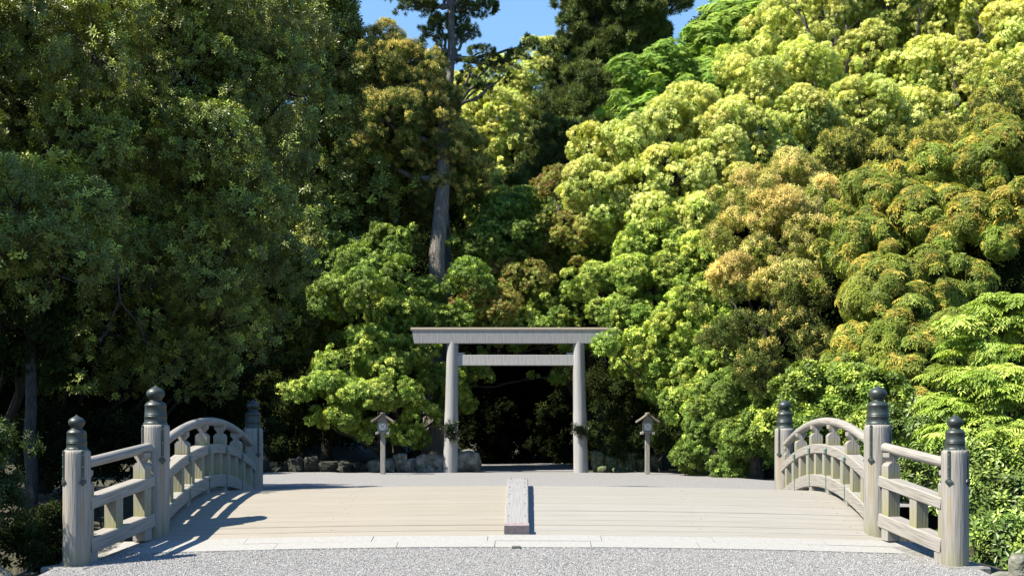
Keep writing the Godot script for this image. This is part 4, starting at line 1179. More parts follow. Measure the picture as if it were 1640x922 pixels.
	tree("deciduous_tree", "fresh light green deciduous tree with layered branches behind the yellow camphor", "tree", "", "maple", Vector3(9.80, land(9.80, 66.00), -66.00), 0.35, [
		[6.28, 20.17, -62.00, 1.69, 0.88, 1.69], [7.91, 20.69, -62.00, 2.02, 0.98, 2.02], [10.18, 22.15, -64.00, 2.28, 1.11, 2.28],
		[11.85, 23.16, -64.00, 2.28, 1.11, 2.28], [5.52, 18.05, -60.00, 1.42, 0.85, 1.42], [7.58, 19.19, -62.00, 2.21, 0.98, 2.21],
		[9.54, 19.97, -62.00, 2.21, 0.98, 2.21], [12.19, 21.14, -64.00, 2.28, 1.11, 2.28], [11.87, 24.71, -66.00, 1.94, 1.14, 1.94],
		[8.29, 17.73, -60.00, 1.79, 0.85, 1.79], [13.95, 23.32, -66.00, 1.97, 1.35, 1.97], [10.51, 18.93, -62.00, 2.02, 0.98, 2.02],
		[6.82, 18.17, -61.00, 1.54, 0.96, 1.54], [8.37, 20.54, -63.00, 1.82, 1.12, 1.82], [10.35, 20.67, -63.00, 1.82, 1.12, 1.82],
		[6.08, 17.26, -60.00, 1.13, 0.76, 1.13], [10.49, 23.67, -66.00, 1.73, 1.18, 1.73]], {"puff": 0.8, "shoots": 34})
	tree("camphor_tree", "huge pale yellow green camphor crown spreading over the right of the gate", "tree", "", "camphor", Vector3(8.40, land(8.40, 51.00), -51.00), 0.55, [
		[2.78, 13.63, -50.00, 0.68, 0.68, 0.68], [2.93, 11.64, -49.00, 1.08, 1.08, 1.08], [4.56, 13.42, -50.00, 1.31, 1.31, 1.31],
		[6.26, 14.60, -51.00, 1.28, 1.28, 1.28], [4.73, 11.38, -49.00, 1.44, 1.44, 1.44], [6.53, 11.90, -49.00, 1.44, 1.44, 1.44],
		[8.23, 12.77, -50.00, 1.36, 1.36, 1.36], [7.15, 10.17, -48.00, 1.16, 1.16, 1.16], [5.39, 10.17, -48.00, 1.06, 1.06, 1.06],
		[3.32, 10.48, -49.00, 1.03, 1.03, 1.03], [8.84, 11.25, -49.00, 0.98, 0.98, 0.98], [7.47, 15.68, -52.00, 1.15, 1.15, 1.15],
		[8.80, 14.60, -51.00, 1.18, 1.18, 1.18]], {"bare": [[0.079, 0.024, [Vector3(6.67, 12.48, -49.10), Vector3(5.26, 13.08, -49.10), Vector3(4.31, 13.95, -49.50)]], [0.094, 0.030, [Vector3(6.78, 8.97, -47.10), Vector3(6.03, 9.39, -47.10), Vector3(5.62, 10.18, -47.40), Vector3(5.63, 11.03, -47.90)]], [0.043, 0.018, [Vector3(6.03, 9.39, -47.10), Vector3(7.15, 9.11, -47.10)]], [0.050, 0.018, [Vector3(3.54, 10.77, -48.50), Vector3(3.04, 11.83, -48.70)]], [0.058, 0.018, [Vector3(8.01, 11.55, -48.60), Vector3(7.70, 12.69, -49.10), Vector3(7.99, 13.84, -50.10)]]], "bare_bark": "bark", "share": 1.0, "reach": 0.6})
	tree("camphor_tree", "yellow camphor with forking grey limbs across the upper right sky", "tree", "", "camphor", Vector3(16.25, land(16.25, 57.00), -57.00), 0.50, [
		[10.24, 18.69, -56.00, 1.29, 1.29, 1.29], [12.58, 20.84, -58.00, 1.64, 1.64, 1.64], [15.01, 21.75, -58.00, 1.76, 1.76, 1.76],
		[17.75, 22.05, -58.00, 1.82, 1.82, 1.82], [20.18, 21.14, -58.00, 1.64, 1.64, 1.64], [10.87, 16.94, -54.00, 1.47, 1.47, 1.47],
		[13.37, 18.24, -55.00, 1.56, 1.56, 1.56], [16.26, 18.99, -56.00, 1.59, 1.59, 1.59], [18.28, 17.95, -55.00, 1.50, 1.50, 1.50],
		[12.38, 15.13, -52.00, 1.42, 1.42, 1.42], [15.11, 15.96, -53.00, 1.50, 1.50, 1.50], [17.06, 15.54, -53.00, 1.28, 1.28, 1.28],
		[10.00, 14.07, -51.00, 1.39, 1.39, 1.39], [11.07, 13.00, -51.00, 1.23, 1.23, 1.23], [15.31, 24.18, -58.00, 1.82, 1.82, 1.82],
		[18.36, 24.49, -58.00, 1.82, 1.82, 1.82]], {"bare": [[0.115, 0.036, [Vector3(15.19, 17.55, -55.10), Vector3(14.20, 18.94, -55.40), Vector3(13.40, 20.64, -56.10), Vector3(13.04, 22.57, -57.10)]], [0.101, 0.042, [Vector3(15.13, 17.61, -55.10), Vector3(15.15, 19.74, -55.60), Vector3(15.30, 21.70, -56.60)]], [0.086, 0.030, [Vector3(17.01, 18.56, -55.10), Vector3(16.78, 19.63, -55.10), Vector3(16.52, 20.59, -55.70)]], [0.058, 0.024, [Vector3(16.78, 19.63, -55.10), Vector3(17.63, 20.29, -55.50)]], [0.065, 0.024, [Vector3(17.79, 19.05, -55.10), Vector3(18.32, 20.07, -55.30), Vector3(18.76, 21.67, -56.10)]], [0.072, 0.030, [Vector3(10.65, 17.11, -53.60), Vector3(11.92, 16.26, -53.40), Vector3(13.88, 15.93, -53.60)]], [0.094, 0.036, [Vector3(12.07, 13.33, -50.70), Vector3(10.30, 13.15, -50.50), Vector3(8.65, 13.77, -50.90)]], [0.058, 0.018, [Vector3(12.17, 19.02, -56.10), Vector3(12.74, 20.53, -57.10), Vector3(12.84, 22.09, -58.10)]]], "share": 0.95, "reach": 0.6, "bark": "bark_grey"})
	tree("camphor_tree", "yellow camphor at the top right corner with a dark curving limb", "tree", "", "camphor", Vector3(21.74, land(21.74, 55.00), -55.00), 0.40, [
		[22.13, 21.04, -56.00, 1.64, 1.64, 1.64], [22.76, 19.49, -54.00, 1.59, 1.59, 1.59], [20.21, 17.79, -54.00, 1.53, 1.53, 1.53],
		[21.10, 17.04, -52.00, 1.25, 1.25, 1.25], [21.25, 23.10, -56.00, 1.76, 1.76, 1.76], [24.19, 22.51, -56.00, 1.76, 1.76, 1.76],
		[19.01, 15.68, -53.00, 1.11, 1.11, 1.11], [20.43, 15.00, -51.00, 1.07, 1.07, 1.07]], {"bare": [[0.086, 0.030, [Vector3(19.28, 15.98, -52.60), Vector3(19.32, 17.79, -53.10), Vector3(20.87, 19.66, -54.10), Vector3(21.83, 21.74, -55.10)]], [0.050, 0.018, [Vector3(19.32, 17.79, -53.10), Vector3(20.23, 18.28, -53.30), Vector3(22.23, 18.96, -54.10)]], [0.043, 0.018, [Vector3(20.87, 19.66, -54.10), Vector3(20.91, 21.02, -55.10)]]], "share": 0.9, "reach": 0.55, "bark": "bark_grey"})
	tree("camphor_tree", "lower green camphor boughs directly above the right end of the gate", "tree", "", "camphor_green", Vector3(5.64, land(5.64, 48.00), -48.00), 0.30, [
		[2.82, 7.47, -47.00, 1.04, 0.64, 1.04], [4.25, 7.58, -46.50, 1.12, 0.83, 1.12], [5.78, 7.51, -46.00, 1.06, 1.06, 1.06],
		[6.71, 6.55, -45.00, 0.90, 0.90, 0.90], [7.10, 8.11, -46.00, 0.96, 0.96, 0.96], [3.97, 6.18, -46.00, 1.09, 0.77, 1.09],
		[5.78, 8.75, -47.00, 1.11, 1.11, 1.11], [4.59, 8.58, -47.50, 1.00, 1.00, 1.00]], {"share": 0.7})
	tree("chinquapin", "rounded dark evergreen with yellow young leaves at right below the camphors", "tree", "", "chinquapin", Vector3(13.37, land(13.37, 46.00), -46.00), 0.28, [
		[12.34, 11.85, -44.00, 1.34, 0.88, 1.34], [11.41, 11.23, -44.00, 0.88, 0.88, 0.88], [13.72, 11.51, -44.00, 1.08, 1.08, 1.08],
		[15.33, 12.40, -45.00, 1.11, 0.66, 1.11], [12.70, 10.82, -43.50, 1.21, 0.78, 1.21], [11.41, 10.35, -44.00, 1.02, 1.02, 1.02],
		[19.24, 14.70, -48.00, 1.11, 1.11, 1.11], [18.20, 12.94, -46.00, 1.21, 1.21, 1.21]], {"share": 0.7, "young": Color(0.52, 0.51, 0.12)})
	tree("chinquapin", "peach tinted evergreen with drooping leaves right of the gate", "tree", "", "peach", Vector3(8.71, land(8.71, 41.00), -41.00), 0.28, [
		[9.58, 10.49, -42.00, 0.93, 0.93, 0.93], [7.85, 9.52, -41.00, 0.99, 0.99, 0.99], [8.71, 8.90, -40.00, 1.05, 1.05, 1.05],
		[10.21, 9.52, -41.00, 0.82, 0.82, 0.82], [6.92, 8.06, -40.00, 0.76, 0.76, 0.76], [8.29, 7.49, -39.00, 1.02, 1.02, 1.02],
		[9.51, 7.69, -39.00, 0.78, 0.78, 0.78], [7.16, 6.57, -39.00, 0.82, 0.82, 0.82], [8.48, 6.13, -38.00, 0.92, 0.92, 0.92]])
	tree("chinquapin", "green evergreen with long hanging leaves under the peach tinted crown", "tree", "", "chinquapin", Vector3(7.67, land(7.67, 39.00), -39.00), 0.20, [
		[7.18, 4.94, -38.00, 0.84, 0.84, 0.84], [8.45, 4.65, -37.00, 0.81, 0.81, 0.81], [7.67, 3.58, -37.00, 0.81, 0.81, 0.81],
		[6.77, 5.79, -38.50, 0.69, 0.69, 0.69], [9.03, 5.62, -37.00, 0.70, 0.70, 0.70], [6.57, 4.18, -38.50, 0.73, 0.73, 0.73],
		[8.98, 3.80, -36.00, 0.68, 0.68, 0.68]], {"share": 0.28})
	tree("sumac_tree", "feathery tree with orange tinged compound leaves at the right edge", "tree", "", "sumac", Vector3(12.22, land(12.22, 35.00), -35.00), 0.20, [
		[11.06, 8.33, -36.00, 1.30, 1.09, 1.30], [12.57, 8.90, -36.00, 1.49, 1.26, 1.49], [14.06, 9.24, -35.00, 1.45, 1.38, 1.45],
		[12.94, 7.23, -34.00, 1.23, 1.14, 1.23], [13.78, 7.23, -33.00, 0.90, 1.11, 0.90], [11.50, 7.32, -34.50, 1.14, 1.01, 1.14]], {"share": 0.38})
	tree("sumac_tree", "feathery green tree with hanging compound leaves behind the right railing", "tree", "", "sumac", Vector3(10.63, land(10.63, 34.00), -34.00), 0.18, [
		[10.02, 6.85, -35.00, 1.10, 1.06, 1.10], [10.14, 5.32, -33.00, 1.14, 1.00, 1.14], [11.53, 5.50, -33.00, 1.04, 0.97, 1.04],
		[10.34, 3.94, -32.00, 1.11, 1.02, 1.11], [9.54, 3.77, -33.00, 0.85, 0.85, 0.85], [11.69, 3.86, -32.00, 0.91, 0.91, 0.91],
		[9.00, 2.85, -32.00, 0.82, 0.82, 0.82], [10.35, 2.97, -31.00, 0.88, 0.88, 0.88]], {"share": 0.22})
	tree("dark_tree", "dark evergreen in shade between the feathery trees and the right edge", "tree", "", "dark", Vector3(13.26, land(13.26, 33.00), -33.00), 0.20, [
		[14.01, 5.98, -34.00, 1.07, 1.07, 1.07], [13.87, 6.85, -35.00, 0.92, 0.92, 0.92], [13.26, 4.11, -33.00, 1.04, 1.04, 1.04],
		[13.70, 3.02, -32.00, 1.01, 1.01, 1.01], [11.85, 2.35, -32.00, 0.92, 0.92, 0.92], [12.06, 1.50, -30.00, 0.94, 0.94, 0.94],
		[11.18, 2.01, -32.00, 0.84, 0.84, 0.84]], {"puff": 0.6, "size": 0.9})
	tree("lime_maple", "bright lime green young maple with drooping sprays at the right edge", "tree", "", "lime", Vector3(9.66, land(9.66, 22.50), -22.50), 0.07, [
		[8.87, 3.78, -22.00, 0.53, 0.13, 0.53], [8.24, 3.41, -22.00, 0.40, 0.12, 0.40], [9.16, 3.41, -22.00, 0.48, 0.13, 0.48],
		[8.41, 3.04, -22.00, 0.48, 0.13, 0.48], [8.96, 2.85, -21.50, 0.47, 0.14, 0.47], [8.56, 2.44, -21.50, 0.56, 0.14, 0.56],
		[8.07, 2.51, -22.00, 0.40, 0.12, 0.40], [8.86, 2.12, -21.00, 0.46, 0.13, 0.46], [8.22, 1.92, -21.50, 0.56, 0.14, 0.56],
		[7.86, 2.00, -22.00, 0.36, 0.10, 0.36], [8.53, 1.53, -21.00, 0.55, 0.13, 0.55], [7.89, 1.45, -21.50, 0.42, 0.10, 0.42],
		[8.71, 1.10, -20.50, 0.45, 0.13, 0.45], [8.48, 0.78, -21.00, 0.46, 0.11, 0.46]])
	tree("green_shrub", "bright leafy shrub behind the arch of the right railing", "shrub", "", "broad", Vector3(7.71, land(7.71, 29.00), -29.00), 0.06, [
		[6.83, 2.24, -28.50, 0.66, 0.66, 0.66], [7.73, 2.39, -28.50, 0.69, 0.69, 0.69], [8.33, 2.20, -27.50, 0.66, 0.66, 0.66],
		[7.15, 1.34, -28.00, 0.73, 0.73, 0.73], [7.89, 1.34, -27.00, 0.71, 0.71, 0.71], [6.65, 1.49, -29.00, 0.61, 0.61, 0.61]], {"puff": 0.42, "share": 0.45, "size": 0.9})
	tree("green_shrub", "glossy shrub between the main and end posts of the right railing", "shrub", "", "bush", Vector3(8.04, land(8.04, 24.00), -24.00), 0.05, [
		[8.42, 1.47, -26.00, 0.63, 0.63, 0.63], [8.16, 0.58, -24.00, 0.63, 0.63, 0.63], [7.71, 0.29, -25.00, 0.66, 0.66, 0.66],
		[8.76, 1.21, -25.00, 0.52, 0.52, 0.52], [7.33, 0.38, -26.00, 0.63, 0.63, 0.63], [6.90, 0.21, -27.00, 0.57, 0.57, 0.57]])
	tree("green_shrub", "glossy dark shrub at the right edge behind the end post", "shrub", "", "bush", Vector3(7.97, land(7.97, 20.00), -20.00), 0.05, [
		[7.97, 0.60, -20.00, 0.48, 0.48, 0.48], [7.68, -0.06, -19.00, 0.44, 0.44, 0.44], [7.63, 0.26, -20.50, 0.43, 0.43, 0.43],
		[8.29, 0.41, -19.50, 0.45, 0.45, 0.45], [7.96, -0.13, -18.50, 0.39, 0.39, 0.39], [7.19, -0.42, -18.50, 0.35, 0.35, 0.35],
		[7.26, -0.42, -17.50, 0.31, 0.31, 0.31], [8.04, 1.00, -21.00, 0.44, 0.44, 0.44]])
	tree("green_tree", "light green tree whose bough hangs beside the right end of the gate beam", "tree", "", "camphor_green", Vector3(6.62, land(6.62, 46.00), -46.00), 0.20, [
		[3.93, 5.66, -45.60, 0.48, 0.29, 0.48], [3.24, 4.88, -44.20, 0.25, 0.19, 0.19], [4.52, 5.77, -45.50, 0.95, 0.62, 0.95],
		[4.94, 4.66, -45.00, 0.99, 0.99, 0.99], [5.99, 5.16, -44.00, 1.15, 1.15, 1.15], [7.18, 4.66, -43.50, 1.14, 1.14, 1.14],
		[5.42, 3.48, -45.00, 0.99, 0.99, 0.99], [6.27, 3.07, -43.50, 1.05, 1.05, 1.05], [5.59, 4.27, -44.50, 1.03, 1.03, 1.03],
		[4.21, 4.13, -46.00, 0.72, 0.72, 0.72], [7.24, 3.36, -42.50, 0.94, 0.94, 0.94], [6.57, 2.47, -42.50, 0.80, 0.80, 0.80]], {"share": 0.5, "puff": 0.42, "shoots": 46})
	tree("shade_shrub", "dark undergrowth behind the right lantern", "shrub", "", "dark", Vector3(5.41, land(5.41, 46.00), -46.00), 0.06, [
		[4.09, 2.61, -47.50, 1.10, 1.10, 1.10], [5.72, 1.59, -44.60, 1.03, 1.03, 1.03], [3.63, 3.88, -48.00, 1.01, 1.01, 1.01],
		[4.54, 0.87, -47.00, 0.99, 0.99, 0.99], [3.19, 1.36, -49.00, 0.77, 0.77, 0.77]], {"puff": 0.6, "size": 1.0})
	tree("green_shrub", "deep green shrub bank right of the right lantern", "shrub", "", "broad", Vector3(6.69, land(6.69, 40.50), -40.50), 0.06, [
		[6.56, 2.11, -41.00, 1.03, 1.03, 1.03], [7.45, 2.61, -40.00, 1.01, 1.01, 1.01], [7.47, 1.15, -39.00, 0.90, 0.90, 0.90],
		[6.34, 0.71, -41.00, 0.69, 0.69, 0.69], [5.94, 0.53, -41.50, 0.57, 0.57, 0.57], [7.98, 1.55, -38.00, 0.76, 0.76, 0.76],
		[8.18, 2.76, -38.50, 0.81, 0.81, 0.81], [7.03, 0.30, -40.00, 0.50, 0.50, 0.50]], {"share": 0.15, "puff": 0.5})
	tree("green_tree", "sunlit yellow green tree left of the gate above the boulder wall", "tree", "", "camphor_green", Vector3(-4.87, land(-4.87, 47.50), -47.50), 0.22, [
		[-5.22, 6.31, -48.40, 1.17, 0.86, 1.17], [-3.76, 6.01, -49.20, 1.08, 0.77, 1.08], [-6.05, 5.06, -47.00, 1.13, 0.74, 1.13],
		[-4.58, 4.56, -47.00, 1.13, 0.69, 1.13], [-7.16, 4.19, -47.00, 0.99, 0.49, 0.99], [-7.46, 3.30, -45.10, 1.04, 0.43, 1.04],
		[-8.45, 2.97, -45.10, 0.80, 0.31, 0.80], [-6.28, 2.89, -45.10, 1.14, 0.52, 1.14], [-4.94, 2.99, -45.80, 1.10, 0.62, 1.10],
		[-3.38, 3.60, -47.50, 1.00, 0.65, 1.00], [-3.74, 2.22, -47.00, 0.84, 0.44, 0.84], [-6.99, 2.11, -45.10, 0.95, 0.35, 0.95],
		[-5.51, 3.95, -47.00, 1.08, 0.59, 1.08], [-2.26, 4.06, -49.00, 0.77, 0.46, 0.77], [-5.86, 1.55, -45.50, 0.81, 0.29, 0.81],
		[-4.58, 1.48, -47.00, 0.79, 0.35, 0.79], [-2.69, 2.89, -48.50, 0.71, 0.41, 0.71], [-6.00, 7.21, -48.50, 0.92, 0.61, 0.92]], {"share": 0.5, "puff": 0.42, "shoots": 46})
	tree("green_tree", "green tree just behind the gate beam", "tree", "", "camphor_green", Vector3(-4.12, land(-4.12, 53.00), -53.00), 0.20, [
		[-2.49, 6.16, -49.50, 0.93, 0.93, 0.93], [-0.94, 5.95, -50.00, 0.94, 0.94, 0.94], [0.89, 6.08, -50.00, 1.00, 1.00, 1.00],
		[2.20, 5.56, -50.00, 0.79, 0.79, 0.79], [-1.99, 4.12, -50.00, 0.63, 0.63, 0.63], [1.44, 4.17, -51.00, 0.70, 0.70, 0.70],
		[-4.09, 7.13, -50.00, 0.89, 0.89, 0.89]], {"rise": 0.1, "share": 0.45, "puff": 0.55})
	tree("broadleaf_tree", "mid green broadleaf tree left of the big grey trunk", "tree", "", "broad", Vector3(-5.60, land(-5.60, 49.50), -49.50), 0.25, [
		[-5.55, 9.15, -49.50, 1.19, 1.19, 1.19], [-6.58, 8.23, -48.50, 1.02, 1.02, 1.02], [-5.07, 7.71, -47.50, 0.80, 0.80, 0.80],
		[-5.88, 6.67, -46.00, 0.87, 0.87, 0.87], [-7.16, 6.72, -46.50, 0.98, 0.98, 0.98], [-7.37, 8.63, -49.50, 0.93, 0.93, 0.93]], {"share": 0.25})
	tree("broadleaf_tree", "green broadleaf tree right of the big grey trunk", "tree", "", "broad", Vector3(-3.64, land(-3.64, 53.00), -53.00), 0.25, [
		[-1.58, 9.39, -51.00, 1.18, 1.18, 1.18], [-2.03, 7.66, -49.00, 0.93, 0.93, 0.93], [-2.44, 6.25, -48.60, 0.66, 0.66, 0.66],
		[-0.67, 11.09, -53.00, 1.17, 1.17, 1.17], [0.16, 9.82, -52.00, 1.09, 1.09, 1.09], [-1.78, 11.37, -53.00, 0.94, 0.94, 0.94],
		[-3.01, 5.93, -48.40, 0.61, 0.61, 0.61]], {"share": 0.3})
	tree("redtip_tree", "evergreen with coppery young leaves above the middle of the gate", "tree", "", "peach", Vector3(4.17, land(4.17, 53.50), -53.50), 0.22, [
		[-0.96, 8.32, -51.00, 0.91, 0.91, 0.91], [-1.18, 6.76, -49.00, 0.87, 0.87, 0.87], [0.11, 7.72, -50.50, 0.95, 0.95, 0.95],
		[-2.23, 6.55, -49.50, 0.67, 0.67, 0.67]], {"rise": 0.1, "share": 0.42, "young": Color(0.26, 0.17, 0.05), "mesh": KINDS.camphor.mesh})
	tree("redtip_tree", "evergreen with a coppery crown under the left tip of the big camphor", "tree", "", "peach", Vector3(4.72, land(4.72, 55.00), -55.00), 0.22, [
		[1.38, 12.69, -54.00, 0.85, 0.85, 0.85], [1.88, 10.23, -52.00, 0.98, 0.98, 0.98], [2.55, 8.04, -49.00, 0.77, 0.77, 0.77],
		[0.66, 9.15, -53.00, 1.11, 1.11, 1.11], [2.33, 11.09, -53.00, 0.83, 0.83, 0.83]], {"rise": 0.1, "share": 0.42, "young": Color(0.27, 0.165, 0.055), "mesh": KINDS.camphor.mesh})
	tree("broadleaf_tree", "dark green broadleaf tree between the two coppery evergreens and the gate", "tree", "", "broad", Vector3(3.87, land(3.87, 52.00), -52.00), 0.22, [
		[0.64, 6.98, -51.00, 1.02, 1.02, 1.02], [2.20, 6.74, -50.00, 0.89, 0.89, 0.89], [1.22, 8.31, -53.00, 1.00, 1.00, 1.00],
		[3.16, 9.70, -53.00, 1.06, 1.06, 1.06], [-0.19, 12.13, -57.00, 1.20, 1.20, 1.20], [1.00, 11.53, -57.00, 1.20, 1.20, 1.20]], {"rise": 0.1, "share": 0.25})
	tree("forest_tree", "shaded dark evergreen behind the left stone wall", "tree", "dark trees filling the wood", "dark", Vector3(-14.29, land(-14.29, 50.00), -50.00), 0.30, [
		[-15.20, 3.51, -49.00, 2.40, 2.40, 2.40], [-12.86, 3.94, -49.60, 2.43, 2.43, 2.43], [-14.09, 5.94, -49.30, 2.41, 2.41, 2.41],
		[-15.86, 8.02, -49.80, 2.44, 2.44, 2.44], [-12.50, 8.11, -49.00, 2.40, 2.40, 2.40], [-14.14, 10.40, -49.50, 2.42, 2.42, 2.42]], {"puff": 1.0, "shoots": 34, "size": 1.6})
	tree("forest_tree", "shaded dark evergreen deep in the wood left of the gate", "tree", "dark trees filling the wood", "dark", Vector3(-10.17, land(-10.17, 62.00), -62.00), 0.30, [
		[-11.20, 3.51, -61.00, 2.40, 2.40, 2.40], [-8.79, 3.94, -61.60, 2.42, 2.42, 2.42], [-10.05, 5.93, -61.30, 2.41, 2.41, 2.41],
		[-11.75, 8.00, -61.80, 2.43, 2.43, 2.43], [-8.50, 8.11, -61.00, 2.40, 2.40, 2.40], [-10.08, 10.38, -61.50, 2.42, 2.42, 2.42]], {"puff": 1.0, "shoots": 34, "size": 1.6})
	tree("forest_tree", "shaded dark evergreen left of the path behind the gate", "tree", "dark trees filling the wood", "dark", Vector3(-5.59, land(-5.59, 64.00), -64.00), 0.30, [
		[-6.70, 3.51, -63.00, 2.40, 2.40, 2.40], [-4.24, 3.93, -63.60, 2.42, 2.42, 2.42], [-5.53, 5.93, -63.30, 2.41, 2.41, 2.41],
		[-7.19, 7.99, -63.80, 2.43, 2.43, 2.43], [-4.00, 8.11, -63.00, 2.40, 2.40, 2.40], [-5.54, 10.38, -63.50, 2.42, 2.42, 2.42]], {"puff": 1.0, "shoots": 34, "size": 1.6})
	tree("forest_tree", "shaded dark evergreen right of the path behind the gate", "tree", "dark trees filling the wood", "dark", Vector3(5.39, land(5.39, 61.00), -61.00), 0.30, [
		[4.10, 3.51, -60.00, 2.40, 2.40, 2.40], [6.66, 3.94, -60.60, 2.42, 2.42, 2.42], [5.33, 5.93, -60.30, 2.41, 2.41, 2.41],
		[3.75, 8.00, -60.80, 2.43, 2.43, 2.43], [6.80, 8.11, -60.00, 2.40, 2.40, 2.40], [5.34, 10.38, -60.50, 2.42, 2.42, 2.42]], {"puff": 1.0, "shoots": 34, "size": 1.6})
	tree("forest_tree", "shaded dark evergreen behind the right lantern and shrubs", "tree", "dark trees filling the wood", "dark", Vector3(9.17, land(9.17, 54.00), -54.00), 0.30, [
		[7.80, 3.51, -53.00, 2.40, 2.40, 2.40], [10.42, 3.94, -53.60, 2.43, 2.43, 2.43], [9.05, 5.94, -53.30, 2.41, 2.41, 2.41],
		[7.51, 8.01, -53.80, 2.44, 2.44, 2.44], [10.50, 8.11, -53.00, 2.40, 2.40, 2.40], [9.08, 10.39, -53.50, 2.42, 2.42, 2.42]], {"puff": 1.0, "shoots": 34, "size": 1.6})
	tree("forest_tree", "shaded dark evergreen behind the peach tinted evergreen", "tree", "dark trees filling the wood", "dark", Vector3(14.30, land(14.30, 48.00), -48.00), 0.30, [
		[12.80, 3.51, -47.00, 2.40, 2.40, 2.40], [15.49, 3.94, -47.60, 2.43, 2.43, 2.43], [14.09, 5.94, -47.30, 2.42, 2.42, 2.42],
		[12.61, 8.02, -47.80, 2.44, 2.44, 2.44], [15.50, 8.11, -47.00, 2.40, 2.40, 2.40], [14.15, 10.41, -47.50, 2.43, 2.43, 2.43]], {"puff": 1.0, "shoots": 34, "size": 1.6})
	tree("forest_tree", "shaded dark evergreen behind the leaning oak", "tree", "dark trees filling the wood", "dark", Vector3(-20.48, land(-20.48, 43.00), -43.00), 0.30, [
		[-21.20, 3.51, -42.00, 2.40, 2.40, 2.40], [-18.97, 3.95, -42.60, 2.43, 2.43, 2.43], [-20.14, 5.94, -42.30, 2.42, 2.42, 2.42],
		[-22.01, 8.04, -42.80, 2.45, 2.45, 2.45], [-18.50, 8.11, -42.00, 2.40, 2.40, 2.40], [-20.24, 10.42, -42.50, 2.43, 2.43, 2.43]], {"puff": 1.0, "shoots": 34, "size": 1.6})
	tree("forest_tree", "shaded dark evergreen behind the feathery trees", "tree", "dark trees filling the wood", "dark", Vector3(19.43, land(19.43, 45.00), -45.00), 0.30, [
		[17.80, 3.51, -44.00, 2.40, 2.40, 2.40], [20.58, 3.95, -44.60, 2.43, 2.43, 2.43], [19.13, 5.94, -44.30, 2.42, 2.42, 2.42],
		[17.71, 8.03, -44.80, 2.44, 2.44, 2.44], [20.50, 8.11, -44.00, 2.40, 2.40, 2.40], [19.21, 10.41, -44.50, 2.43, 2.43, 2.43]], {"puff": 1.0, "shoots": 34, "size": 1.6})
	tree("forest_tree", "shaded dark evergreen behind the oaks at the left edge", "tree", "dark trees filling the wood", "dark", Vector3(-24.67, land(-24.67, 37.00), -37.00), 0.30, [
		[-25.20, 3.51, -36.00, 2.40, 2.40, 2.40], [-23.08, 3.95, -36.60, 2.44, 2.44, 2.44], [-24.20, 5.95, -36.30, 2.42, 2.42, 2.42],
		[-26.17, 8.06, -36.80, 2.45, 2.45, 2.45], [-22.50, 8.11, -36.00, 2.40, 2.40, 2.40], [-24.33, 10.44, -36.50, 2.43, 2.43, 2.43]], {"puff": 1.0, "shoots": 34, "size": 1.6})
	tree("forest_tree", "big dark evergreen at far left", "tree", "dark trees filling the wood", "dark", Vector3(-30.43, land(-30.43, 71.00), -71.00), 0.40, [
		[-32.50, 4.31, -70.00, 4.20, 4.20, 4.20], [-27.89, 4.76, -71.00, 4.26, 4.26, 4.26], [-30.22, 7.96, -70.50, 4.23, 4.23, 4.23],
		[-32.76, 10.95, -71.00, 4.06, 4.06, 4.06], [-27.60, 12.01, -70.00, 4.00, 4.00, 4.00], [-32.76, 15.21, -71.00, 4.06, 4.06, 4.06],
		[-27.60, 16.21, -70.00, 4.00, 4.00, 4.00], [-32.76, 19.47, -71.00, 4.06, 4.06, 4.06], [-27.60, 20.41, -70.00, 4.00, 4.00, 4.00],
		[-32.76, 23.73, -71.00, 4.06, 4.06, 4.06], [-27.60, 24.61, -70.00, 4.00, 4.00, 4.00]], {"puff": 1.5, "shoots": 36, "size": 2.4})
	tree("forest_tree", "big dark evergreen left of the leaning oak", "tree", "dark trees filling the wood", "dark", Vector3(-21.32, land(-21.32, 67.00), -67.00), 0.40, [
		[-23.50, 4.31, -66.00, 4.20, 4.20, 4.20], [-18.78, 4.76, -67.00, 4.26, 4.26, 4.26], [-21.16, 7.96, -66.50, 4.23, 4.23, 4.23],
		[-23.65, 10.95, -67.00, 4.06, 4.06, 4.06], [-18.60, 12.01, -66.00, 4.00, 4.00, 4.00], [-23.65, 15.22, -67.00, 4.06, 4.06, 4.06],
		[-18.60, 16.21, -66.00, 4.00, 4.00, 4.00], [-23.65, 19.48, -67.00, 4.06, 4.06, 4.06], [-18.60, 20.41, -66.00, 4.00, 4.00, 4.00],
		[-23.65, 23.74, -67.00, 4.06, 4.06, 4.06], [-18.60, 24.61, -66.00, 4.00, 4.00, 4.00]], {"puff": 1.5, "shoots": 36, "size": 2.4})
	tree("forest_tree", "big dark evergreen behind the domed evergreen", "tree", "dark trees filling the wood", "dark", Vector3(-13.19, land(-13.19, 71.00), -71.00), 0.40, [
		[-15.50, 4.31, -70.00, 4.20, 4.20, 4.20], [-10.65, 4.76, -71.00, 4.26, 4.26, 4.26], [-13.09, 7.96, -70.50, 4.23, 4.23, 4.23],
		[-15.52, 10.95, -71.00, 4.06, 4.06, 4.06], [-10.60, 12.01, -70.00, 4.00, 4.00, 4.00], [-15.52, 15.21, -71.00, 4.06, 4.06, 4.06],
		[-10.60, 16.21, -70.00, 4.00, 4.00, 4.00]], {"puff": 1.5, "shoots": 36, "size": 2.4})
